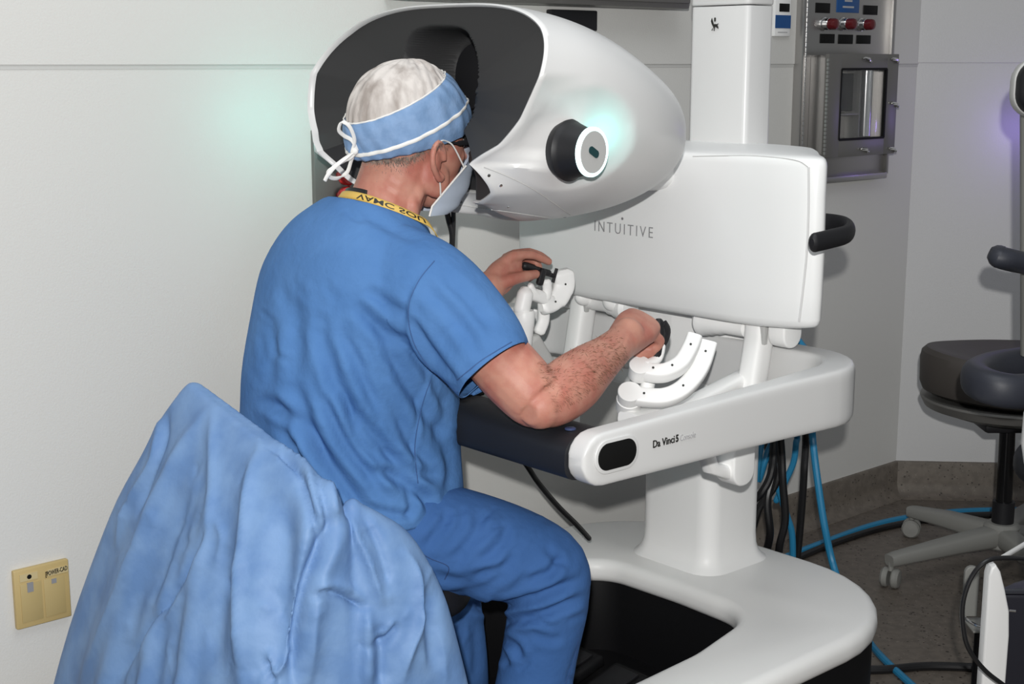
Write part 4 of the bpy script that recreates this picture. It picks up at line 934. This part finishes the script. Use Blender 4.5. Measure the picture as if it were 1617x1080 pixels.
# trousers
tr = MB()
def leg(pts): P = catmull(np.array([p[:3] for p in pts]), 5); r = catmull(np.array([[p[3], p[4]] for p in pts]), 5); tr.tube(Cv(P), [tuple(q) for q in r], 30, dome=True, up=FV*.6+UV*.8)
leg([(-.30, 0, .50, .17, .10), (-.22, 0, .53, .18, .11), (-.12, 0, .53, .17, .10)])
tr.ball(Cv((-.20, 0, .54)), (.165, .18, .10), 20, np.array([FV, LV, UV]))
def leg2(pts, up): P = catmull(np.array([p[:3] for p in pts]), 5); r = catmull(np.array([[p[3], p[4]] for p in pts]), 5); tr.tube(Cv(P), [tuple(q) for q in r], 30, dome=True)
leg2([(-.25, -.08, .52, .10, .095), (-.13, -.140, .512, .096, .096), (-.03, -.225, .488, .084, .086), (.043, -.282, .450, .074, .076), (.053, -.290, .410, .069, .070)], None)
leg2([(.046, -.288, .440, .068, .072), (.050, -.290, .39, .067, .070), (.035, -.285, .30, .066, .066), (.012, -.280, .18, .068, .068), (-.004, -.278, .06, .070, .070), (-.006, -.278, .0, .070, .070)], None)
leg2([(-.25, .09, .525, .105, .10), (-.10, .14, .515, .10, .095), (.04, .175, .50, .088, .088), (.125, .185, .47, .078, .078)], None)
leg2([(.125, .18, .46, .074, .076), (.15, .165, .38, .068, .070), (.175, .145, .25, .066, .066), (.185, .135, .10, .068, .068), (.188, .135, .03, .068, .068)], None)
co, no, fs = remesh(tr, .0052, 6, .6)
F2 = [(f[0], f[1]*1.35, *f[2:]) for f in [([(670, 936), (721, 938), (782, 915), (823, 880)], .005, .009), ([(721, 954), (782, 958), (843, 944), (925, 911)], .008, .009), ([(783, 992), (813, 976), (864, 966), (921, 940)], .008, .009),
      ([(813, 988), (843, 980), (872, 990)], .005, .006), ([(793, 1008), (815, 1022), (825, 1045)], .005, .007), ([(789, 1019), (803, 1055)], .004, .006), ([(915, 1015), (893, 1080)], .002, .003, 'K'),
      ([(742, 911), (793, 893), (813, 868)], .005, .008), ([(830, 920), (865, 905), (890, 872)], .005, .008), ([(706, 800), (700, 832), (668, 868)], .004, .010), ([(757, 802), (750, 842), (712, 885)], .004, .012),
      ([(802, 825), (792, 858), (757, 888)], .004, .010), ([(730, 800), (725, 835), (690, 872)], .003, .009), ([(730, 980), (716, 1020), (705, 1050)], .005, .007), ([(707, 966), (696, 1000)], .005, .006),
      ([(680, 905), (730, 918), (785, 900)], .004, .009), ([(840, 1000), (870, 1010), (890, 1005)], .003, .008), ([(860, 860), (880, 885), (900, 890)], .003, .008), ([(748, 985), (752, 1030), (750, 1075)], .003, .008)]]
for _ in range(40):
    x = r8.uniform(660, 900); y = r8.uniform(810, 1070); q = r8.gauss(-.5, .35); L9 = r8.uniform(18, 45)
    F2.append(([(x, y), (x + L9*math.cos(q)*.5 + r8.uniform(-3, 3), y + L9*math.sin(q)*.5), (x + L9*math.cos(q), y + L9*math.sin(q))], r8.uniform(.0012, .0026), r8.uniform(.004, .008)))
co = creases(co, no, F2); 
co, fs = cut(co, fs, [(C(0, 0, .005), -UV, lambda c, x: (c[:, 2] < .2) & (c[:, 1] < -.1)), (C(0, 0, .03), -UV, lambda c, x: (c[:, 2] < .2) & (c[:, 1] > -.05))])
trs = shell('scrub_trousers', co, fs, TROUS, None, .001)
TT = bvh(co, fs)
stitch('side_seam', [(913, 1010), (905, 1045), (893, 1079)], TT, mat('seam_thread2', (.022, .06, .17), .8), trs)
stitch('pocket_seam', [(655, 868), (680, 882), (708, 895), (702, 915)], TT, mat('seam_thread2', (.022, .06, .17), .8), trs)
for (x, y, z, s) in ((-.006, -.278, 0, -1), (.188, .135, 0, 1)):
    m = MB(); P = catmull(np.array([(x-.055, y, -.035), (x+.0, y, -.022), (x+.07, y, -.03), (x+.15, y, -.045), (x+.19, y, -.052)]), 5); r = catmull(np.array([(.035, .035), (.040, .045), (.042, .036), (.040, .022), (.025, .014)]), 5)
    P[:, 2] += .0 if s > 0 else -.0; m.tube(Cv(P), [tuple(q) for q in r], 20, dome=True, ex=2.6); sh = Mk('shoe', m, BLACK)
    Mk('sole', MB().prism(rrect(.26, .085, .04), Cv((x+.06, y, -.078)), FV, LV, UV, 0, .014, .003), GREYP, sh)

# ------------------------------------------------------------------ the operator's chair under its drape
ch = root('operator_chair', C(-.22, -.02, -ZS), 'chair the person in blue scrubs sits on, hidden under the blue drape', 'chair')
m = MB(); v_ = MB().prism(rrect(.42, .40, .12, 8), C(-.21, -.02, .37), FV, LV, UV, 0, .07, .025, 4); mk('seat', v_, BLACK, ch)
mk('backrest', MB().prism(rrect(.26, .16, .06, 8), C(-.40, -.09, .60), LV, UV, -FV, -.02, .02, .012), BLACK, ch)
mk('back_support', MB().tube([C(-.24, -.06, .36), C(-.37, -.08, .37), C(-.405, -.09, .50), C(-.40, -.10, .60)], (.025, .008), 12, up=LV), STEELD, ch)
mk('gas_column', MB().tube([C(-.21, -.02, .0), C(-.21, -.02, .37)], .025, 20), CHROME, ch)
for k in range(5):
    q = 2*math.pi*k/5 + .3; dv = np.array((math.cos(q), math.sin(q), 0)); c0 = C(-.21, -.02, 0)
    lg = mk('base_leg', MB().tube([c0 + dv*.02 + UV*.02, c0 + dv*.26 - UV*.01], [(.022, .018), (.014, .012)], 10), GREYP, ch)
    mk('caster', MB().lathe([(.004, -.018), (.022, -.018), (.025, -.012), (.025, .012), (.022, .018), (.004, .018)], c0 + dv*.26 + UV*(.025-.08), np.cross(dv, UV), 18), GREYP, lg)
dm = MB()
def drape_loft(ridge, levels, n=72):
    # ridge: two ends (a,b,z) of a crest; levels: (drop, far, near, back, front) spread
    p0, p1 = np.array(ridge[0]), np.array(ridge[1]); rows = []
    t_ = np.linspace(0, 2*math.pi, n, endpoint=False)
    for dr_, far, near, back, frt in levels:
        cb, sb = np.cos(t_), np.sin(t_)                   # sb>0 : far end, cb>0 : toward the operator
        w = .5 + .5*np.clip(sb*1.6, -1, 1); base = p1 + np.outer(w, p0-p1)
        a_ = base[:, 0] + np.where(cb > 0, frt, back)*cb; b_ = base[:, 1] + np.where(sb > 0, far, near)*sb
        rows.append(np.stack([a_, b_, base[:, 2] - dr_], -1))
    return np.array(rows)
lev = [(-.010, .030, .010, .014, .010), (.004, .046, .018, .026, .020), (.02, .060, .026, .038, .026), (.06, .095, .034, .062, .030), (.12, .135, .040, .090, .032), (.20, .20, .045, .120, .034), (.30, .26, .05, .150, .036), (.45, .34, .06, .19, .04), (.62, .43, .07, .22, .045)]
r0, r1 = toC(ona(318, 616, -.43)), toC(ona(512, 775, -.43))
G_ = drape_loft((r0, r1), catmull(np.array(lev), 3)); dm.grid(Cv(G_), False, True, True)
lump = [onb(x, y, -.335) for x, y in ((556, 800), (566, 835), (578, 880), (584, 950), (588, 1040), (590, 1150), (592, 1260))]
dm.tube(catmull(np.array(lump), 4), [tuple(q) for q in catmull(np.array([(.014, .014), (.048, .036), (.080, .052), (.108, .066), (.128, .075), (.15, .085), (.165, .09)]), 4)], 40, up=np.array((.25, -.95, .2)), dome=True)
dm.tube(catmull(np.array([C(-.42, -.20, .62), C(-.40, -.30, .55), C(-.36, -.33, .45)]), 4), .05, 20, dome=True)
co, no, fs = remesh(dm, .0046, 5, .6)
sg = lambda P, amp, w, k='k': (P, amp, w, k)
F3 = [([(339, 632), (312, 672), (286, 714), (252, 790), (218, 882), (165, 1000), (120, 1090)], .015, .013, 'k'), ([(337, 826), (279, 929), (221, 1010), (174, 1080)], .012, .006, 'K'), ([(350, 830), (292, 935), (236, 1018), (190, 1085)], .007, .010, 'k'),
      ([(418, 702), (400, 738), (393, 830), (385, 940), (388, 1090)], .018, .012, 'k'), ([(412, 704), (442, 715), (470, 745), (489, 800), (507, 868)], .013, .006, 'K'), ([(425, 700), (455, 708), (482, 738), (500, 795), (516, 850)], .010, .009, 'k'),
      ([(252, 655), (244, 725), (202, 800), (180, 870)], .012, .007, 'k'), ([(264, 645), (257, 705), (232, 770), (215, 820)], .010, .006, 'K'), ([(512, 730), (524, 780), (532, 828)], .009, .006, 'k'), ([(500, 745), (511, 795), (520, 840)], .008, .005, 'K'),
      ([(337, 640), (337, 730), (334, 830), (318, 900)], .010, .010, 'k'), ([(450, 780), (446, 900), (440, 1060)], .012, .022, 'v'), ([(300, 770), (262, 880), (235, 950)], .008, .020, 'v'), ([(360, 860), (345, 960), (330, 1060)], .008, .018, 'v'),
      ([(531, 806), (500, 872), (480, 925), (468, 1000), (462, 1090)], .026, .010, 'K'), ([(548, 815), (522, 872), (503, 925), (494, 1000), (490, 1090)], .014, .020, 'k'),
      ([(581, 960), (583, 1020), (582, 1090)], .016, .009, 'k'), ([(600, 985), (602, 1040), (600, 1090)], .012, .010, 'K'), ([(486, 944), (510, 934), (538, 940), (576, 964)], .012, .005, 'K'), ([(492, 928), (530, 924), (578, 948)], .008, .007, 'k'),
      ([(552, 808), (566, 850), (581, 882), (606, 960)], .014, .008, 'k'), ([(570, 806), (592, 850), (606, 890), (618, 940)], .008, .008, 'K'), ([(583, 1013), (606, 1015), (630, 984)], .014, .005, 'K'), ([(586, 1000), (606, 1002), (624, 978)], .008, .005, 'k'),
      ([(636, 865), (657, 900), (664, 975), (642, 1045), (632, 1090)], .013, .009, 'k'), ([(672, 930), (682, 990), (692, 1060)], .007, .010, 'v'), ([(690, 990), (700, 1040), (708, 1085)], .005, .006, 'k'),
      ([(424, 1022), (436, 1064), (470, 1012)], .008, .005, 'k'), ([(418, 1040), (432, 1084)], .008, .005, 'K'), ([(340, 815), (352, 850), (338, 900)], .005, .005, 'k'), ([(350, 910), (366, 950)], .004, .005, 'K')]
r9 = random.Random(11)
for _ in range(70):
    x = r9.uniform(150, 700); y = r9.uniform(660, 1060); q = r9.gauss(1.75, .55); L9 = r9.uniform(18, 46)
    F3.append(([(x, y), (x + L9*math.cos(q)*.5 + r9.uniform(-4, 4), y + L9*math.sin(q)*.5), (x + L9*math.cos(q), y + L9*math.sin(q))], r9.uniform(.0012, .0030), r9.uniform(.0035, .006), r9.choice('kK')))
co = relax(creases(co, no, F3), fs, 1, .4)
no = vnormals(co, fs)
# hem undulation lower down, all round
cc = toC(co); dn = sstep(.75, .2, cc[:, 2]); ang = np.arctan2(cc[:, 1]+.1, cc[:, 0]+.42); co = co + no*(dn*(.008*np.sin(ang*11) + .004*np.sin(ang*23+1)))[:, None]
co, fs = cut(co, fs, [(C(0, 0, .10), -UV, lambda c, x: c[:, 2] < .2)])
dp = mk('surgical_drape', (co, fs), GOWN, label='light blue nonwoven drape thrown over the chair back, bottom left', cat='drape', sharp=180); s_ = dp.modifiers.new('thickness', 'SOLIDIFY'); s_.thickness = .0015; s_.offset = -1
DT = bvh(co, fs)

# ------------------------------------------------------------------ stool with a dished brown seat by the corner
ft = onz(1582, 838, .10); ft = np.array((ft[0], ft[1], 0))
SY = float(ft[1]); tz = onY(1590, 554, SY)[2]
stl = root('rolling_stool', ft, 'grey-brown padded stool on a grey five-leg wheeled base by the corner', 'stool')
cx = onY(1596, 600, SY); sc0 = np.array((cx[0], SY, 0))
pr_ = []; 
th_ = np.linspace(0, 2*math.pi, 56, endpoint=False)
zt = tz - .005; rows = []
for r, z in ((.02, -.018), (.10, -.016), (.17, -.004), (.205, .006), (.222, .004), (.234, -.008), (.238, -.03), (.236, -.085), (.228, -.105), (.20, -.118), (.05, -.12)):
    sq = 1 + .03*np.cos(4*th_); rows.append(np.stack([sc0[0] + r*sq*np.cos(th_), sc0[1] + r*.95*sq*np.sin(th_), zt + z + .012*np.cos(2*th_)*(r/.24)**2*(1 if z > -.05 else .3)], -1))
mk('seat', MB().grid(np.array(rows)[::-1], False, True, True), BROWNV, stl)
mk('seat_pan', MB().lathe([(.05, -.185), (.15, -.175), (.225, -.150), (.236, -.128), (.234, -.122), (.20, -.125), (.05, -.125)], sc0 + UV*zt, UV, 48), STEELD, stl)
mk('mechanism', MB().box(sc0 + UV*(zt-.195), (.16, .12, .035), None, .01), BLACK, stl)
mk('gas_column', MB().tube([ft + UV*.11, ft + UV*(zt-.42)], .030, 24), BLACK, stl)
mk('piston', MB().tube([ft + UV*(zt-.42), sc0 + UV*(zt-.17)], .022, 24), mat('black_chrome', (.03, .03, .032), .12, metal=.7), stl)
mk('hub', MB().lathe([(.045, .055), (.05, .06), (.05, .115), (.04, .125), (.02, .127)], ft, UV, 28), GREYP, stl)
tips = [onz(1404, 884, .078), onz(1437, 806, .078)]
angs = [math.atan2(p[1]-ft[1], p[0]-ft[0]) for p in tips]
lens = [float(np.hypot(*(p-ft)[:2])) for p in tips]; g_ = (angs[0]-angs[1]) % (2*math.pi); g_ = (2*math.pi-g_)/4; angs = angs + [angs[0]+g_*k for k in (1, 2, 3)]; lens += [.36]*3
caster = None
for q, Lg in zip(angs, lens):
    dv = np.array((math.cos(q), math.sin(q), 0))
    lg = mk('base_leg', MB().tube([ft + dv*.03 + UV*.088, ft + dv*.18 + UV*.086, ft + dv*(Lg-.02) + UV*.078, ft + dv*Lg + UV*.076], [(.030, .030), (.027, .024), (.020, .018), (.018, .016)], 16, ex=3.5), GREYP, stl)
    cc_ = ft + dv*(Lg-.008) + UV*.027; sd = nrm(np.cross(dv, UV)*.8 + dv*.5)
    m = MB()
    for s in (-1, 1): m.lathe([(.004, .005), (.024, .005), (.027, .009), (.027, .018), (.022, .024), (.004, .026)], cc_, sd*s, 20)
    m.tube([cc_ + UV*.02, ft + dv*(Lg-.008) + UV*.072], .008, 10); mk('caster', m, GREYP, lg)

# ------------------------------------------------------------------ navy surgeon's chair at the right edge
oY = 3.05
nv = onY(1625, 600, oY); nc = root('surgical_armchair', np.array((nv[0]+.12, oY+.05, 0)), 'dark navy surgical chair with curved arm pads, cut by the right edge', 'chair')
def nav(name, pts, r, m=NAVY, **k): return mk(name, MB().tube(catmull(np.array([onY(x, y, d) for x, y, d in pts]), 6), r, 22, dome=True, **k), m, nc)
nav('arm_pad', [(1640, 615, 2.9), (1600, 618, 2.86), (1560, 610, 2.88), (1540, 598, 2.96), (1548, 588, 3.06), (1580, 578, 3.14), (1640, 570, 3.2)], (.030, .036), up=UV, ex=2.6)
nav('back_pad', [(1640, 418, 3.06), (1610, 414, 3.04), (1585, 408, 3.02), (1577, 405, 3.02)], (.040, .024), up=UV, ex=2.4)
hd_ = onY(1655, 138, 3.0); mk('headrest', MB().prism(rrect(.13, .115, .045, 8), hd_, (1, 0, 0), UV, nrm((0, -1, .1)), -.03, .03, .016, 4), BLACK, nc)
mk('headrest_rim', MB().prism(rrect(.136, .121, .047, 8), hd_ + A(0, .012, 0), (1, 0, 0), UV, nrm((0, -1, .1)), -.025, .005, .004), GREYW, nc)
mk('upright', MB().tube([onY(1634, 180, 3.1), onY(1634, 560, 3.1)], (.016, .03), 14, ex=4), GREYP, nc)
xx = onY(1640, 600, 3.1); b0 = np.array((xx[0]+.06, 3.1, 0))
mk('seat', MB().prism(rrect(.40, .40, .12), b0 + A(.14, .02, .42), A(1, 0, 0), A(0, 1, 0), UV, 0, .08, .03, 4), NAVY, nc)
mk('pedestal', MB().tube([b0 + A(.14, .02, .05), b0 + A(.14, .02, .43)], .04, 20), BLACK, nc)
mk('base', MB().prism(rrect(.42, .42, .10), b0 + A(.14, .02, 0), A(1, 0, 0), A(0, 1, 0), UV, .0, .05, .015, 3), BLACK, nc)

# ------------------------------------------------------------------ white cart at the lower right, with its cable
cY = 2.35
def ct(x, y, d=0.): return onY(x, y, cY + d)
crt = root('equipment_cart', np.array((ct(1640, 1000)[0], cY+.12, 0)), 'white-sided cart with black interior at the bottom right corner', 'cart')
p_t = ct(1563, 893); p_b = ct(1550, 1080); xw = p_t[0]; zt = p_t[2]
side = [(0, .0), (.0, zt-.02), (.004, zt-.004), (.012, zt), (.020, zt-.012), (.030, zt-.045), (.040, zt-.085), (.043, zt-.13), (.042, zt-.30), (.038, zt-.42), (.036, .0)]
side = [(x, max(z, .04)) for x, z in side]
mk('side_panel', MB().prism(side, np.array((xw, cY, 0)), (1, 0, 0), UV, (0, -1, 0), -.03, .0, .004), WHITE, crt)
fp = [(.012, .0), (.05, .05), (.42, .28), (.42, -.0)]
mk('cabinet', MB().prism(fp, np.array((xw, cY+.002, 0)), (1, 0, 0), (0, 1, 0), UV, .04, zt-.055, .006), mat('cart_black', (.012, .012, .018), .35), crt)
mk('deck', MB().prism([(.02, .004), (.06, .04), (.42, .26), (.42, .004)], np.array((xw, cY, 0)), (1, 0, 0), (0, 1, 0), UV, zt-.055, zt-.045, .003), mat('cart_deck', (.03, .032, .04), .3), crt)
mk('side_rail', MB().tube([onY(1582, 881, cY+.02), onY(1617, 860, cY+.10), onY(1640, 846, cY+.16)], (.004, .005), 10), WHITE, crt)
mk('trim', MB().tube([ct(1594, 964, -.004), ct(1604, 965, -.006)], (.0015, .002), 8), CHROME, crt)
for dx, dy in ((.05, .03), (.36, .05), (.36, .22), (.12, .06)):
    if 1: mk('caster', MB().lathe([(.004, -.012), (.022, -.012), (.022, .012), (.004, .012)], (xw+dx, cY+dy, .022), (1, 0, 0), 16), BLACK, crt)
mk('upper_shell', MB().tube([onY(1628, 655, 2.5), onY(1624, 700, 2.5), onY(1628, 730, 2.5)], (.02, .012), 14, dome=True), WHITE, crt)
mk('pole', MB().tube([onY(1632, 700, 2.5), onY(1640, 900, 2.5)], .012, 12), WHITE, crt)
cp = [(1640, 884, 2.36), (1600, 881, 2.30), (1560, 885, 2.27), (1535, 910, 2.27), (1521, 950, 2.27), (1521, 990, 2.27), (1530, 1025, 2.27), (1555, 1058, 2.28), (1585, 1082, 2.29), (1610, 1100, 2.30)]
tag(mk('cart_cable', MB().tube(catmull(np.array([onY(x, y, d) for x, y, d in cp]), 6), .0042, 10), CABLE), 'black cable looping over the white cart side panel', 'cable')
# steel foot bracket beside the cart
bY = 2.95
m = MB(); o = rpoly([(-.016, -.0), (.016, .0), (.016, .115), (-.016, .115)], [0, 0, .0155, .0155], 6)
bp = onY(1530, 972, bY); br = root('foot_bracket', np.array((bp[0], bY, 0)), 'small grey metal bracket with rounded upright left of the white cart', 'bracket')
mk('upright', MB().prism(o, bp, (1, 0, 0), UV, (0, -1, 0), -.006, .006, .002), GREYP, br)
mk('rim', MB().tube(catmull(np.array([onY(1521, 970, bY-.02), onY(1527, 978, bY-.05), onY(1542, 987, bY-.07), onY(1560, 992, bY-.08)]), 5), .003, 8), CHROME, br)
mk('plate', MB().prism([(0, 0), (.08, 0), (.08, .08), (0, .08)], bp + A(-.012, -.07, -.012), (1, 0, 0), (0, 1, 0), UV, 0, .004, .001), GREYP, br)
mk('foot', MB().tube([bp + A(.02, -.02, -.01), np.array((bp[0]+.02, bY-.02, 0.0))], .012, 12), BLACK, br)

# ------------------------------------------------------------------ hoses and cables
def plug(i): return [C(.90, .10-.022*i, .84), C(.95, .07-.024*i, .76), C(1.0, .0-.028*i, .66)]   # where the looms enter the back of the console
def cable(name, pts, r, m, label, cat, top=None):
    P = [] if top is None else plug(top)
    for p in pts:
        if p[2] == 'f': P.append(onz(p[0], p[1], r))
        else: P.append(onY(p[0], p[1], p[2]))
    return tag(mk(name, MB().tube(catmull(np.array(P), 7), r, 10, dome=True), m), label, cat)
cY1 = 3.42
cable('air_hose', [(1196, 750, 3.30), (1208, 728, 3.30), (1213, 712, 3.30), (1224, 690, 3.30)], .008, HOSE, 'short blue hose curving behind the column just under the tray', 'hose', 0)
cable('air_hose', [(1216, 690, 3.36), (1221, 745, 3.36), (1230, 775, 3.36), (1243, 815, 3.36), (1251, 845, 3.36), (1252, 900, 3.36)], .008, HOSE, 'blue hose hanging right behind the white column', 'hose', 1)
cable('air_hose', [(1258, 680, 3.40), (1257, 700, 3.40), (1253, 730, 3.40), (1240, 760, 3.40), (1226, 790, 3.40)], .008, HOSE, 'blue hose curving left beneath the tray corner', 'hose', 2)
cable('air_hose', [(1282, 670, 3.30), (1285, 710, 3.30), (1292, 765, 3.28), (1302, 830, 3.26), (1316, 893, 3.24), (1340, 960, 3.15), (1370, 1010, 'f'), (1395, 1040, 'f'), (1440, 1082, 'f'), (1470, 1108, 'f')], .0088, HOSE, 'bright blue hose dropping from the tray and running over the floor', 'hose', 4)
for i, pl_ in enumerate(([(1232, 690, 3.30), (1236, 760, 3.30), (1240, 820, 3.30), (1231, 862, 3.30), (1228, 905, 3.32)], [(1222, 692, 3.28), (1218, 745, 3.27), (1204, 776, 3.26), (1190, 790, 3.28)],
                        [(1212, 695, 3.34), (1222, 740, 3.32), (1212, 790, 3.30), (1216, 840, 3.30), (1211, 870, 3.32), (1208, 900, 3.34)], [(1228, 700, 3.34), (1226, 760, 3.34), (1200, 800, 3.34), (1190, 830, 3.34)])):
    tag(mk('power_cable', MB().tube(catmull(np.array(plug(i*.5) + [onY(*p) for p in pl_]), 7), .0095, 10, dome=True), CABLE),
        ('thick black cable hanging furthest right of the bundle by the column', 'black cable curling in to the column at mid height', 'black cable that twists down to the base behind the column', 'black cable swinging in low behind the column')[i], 'cable')
cable('power_cable', [(1272, 678, 3.45), (1270, 740, 3.45), (1267, 790, 3.45), (1262, 850, 3.45), (1256, 905, 3.45)], .0095, CABLE, 'straight black cable hanging alone beside the bright blue hose', 'cable', 3)
cable('floor_hose', [(1240, 880, 'f'), (1300, 857, 'f'), (1370, 832, 'f'), (1430, 818, 'f'), (1500, 809, 'f'), (1560, 806, 'f'), (1640, 806, 'f')], .010, HOSE, 'blue hose lying along the floor near the wall base', 'hose')
cable('floor_cable', [(1240, 890, 'f'), (1300, 864, 'f'), (1370, 840, 'f'), (1430, 826, 'f'), (1500, 816, 'f'), (1560, 813, 'f'), (1640, 812, 'f')], .010, CABLE, 'black cable on the floor alongside the blue floor hose', 'cable')
cable('floor_cable', [(1340, 1058, 'f'), (1400, 1057, 'f'), (1460, 1052, 'f'), (1520, 1053, 'f'), (1570, 1056, 'f')], .010, CABLE, 'black cable lying on the floor between console base and cart', 'cable')
cable('wall_cable', [(800, 690, 2.95), (832, 735, 2.95), (850, 762, 2.98), (880, 798, 3.02), (910, 828, 3.05), (930, 850, 3.08)], .006, CABLE, 'black cable hanging from under the armrest to the white base', 'cable')
cable('strap_cable', [(704, 322, 2.86), (708, 345, 2.86), (714, 370, 2.86), (713, 400, 2.86), (712, 440, 2.86)], .006, CABLE, 'black strap hanging below the chin of the console head', 'strap')
cable('strap_cable', [(716, 322, 2.86), (716, 350, 2.86), (715, 380, 2.86), (713, 420, 2.86)], .005, CABLE, 'thinner black strap beside the one under the console head', 'strap')
gp_ = onplane(1612, 205, V(0, 0, 0), RN) + RN*.13; lamp('purple_equipment_glow', 'POINT', tuple(gp_), .36, (.36, .22, 1.0), .05)
lamp('armrest_button_glow', 'POINT', tuple(C(-.03, -.40, .745)), .006, (.3, .25, 1.0), .01)
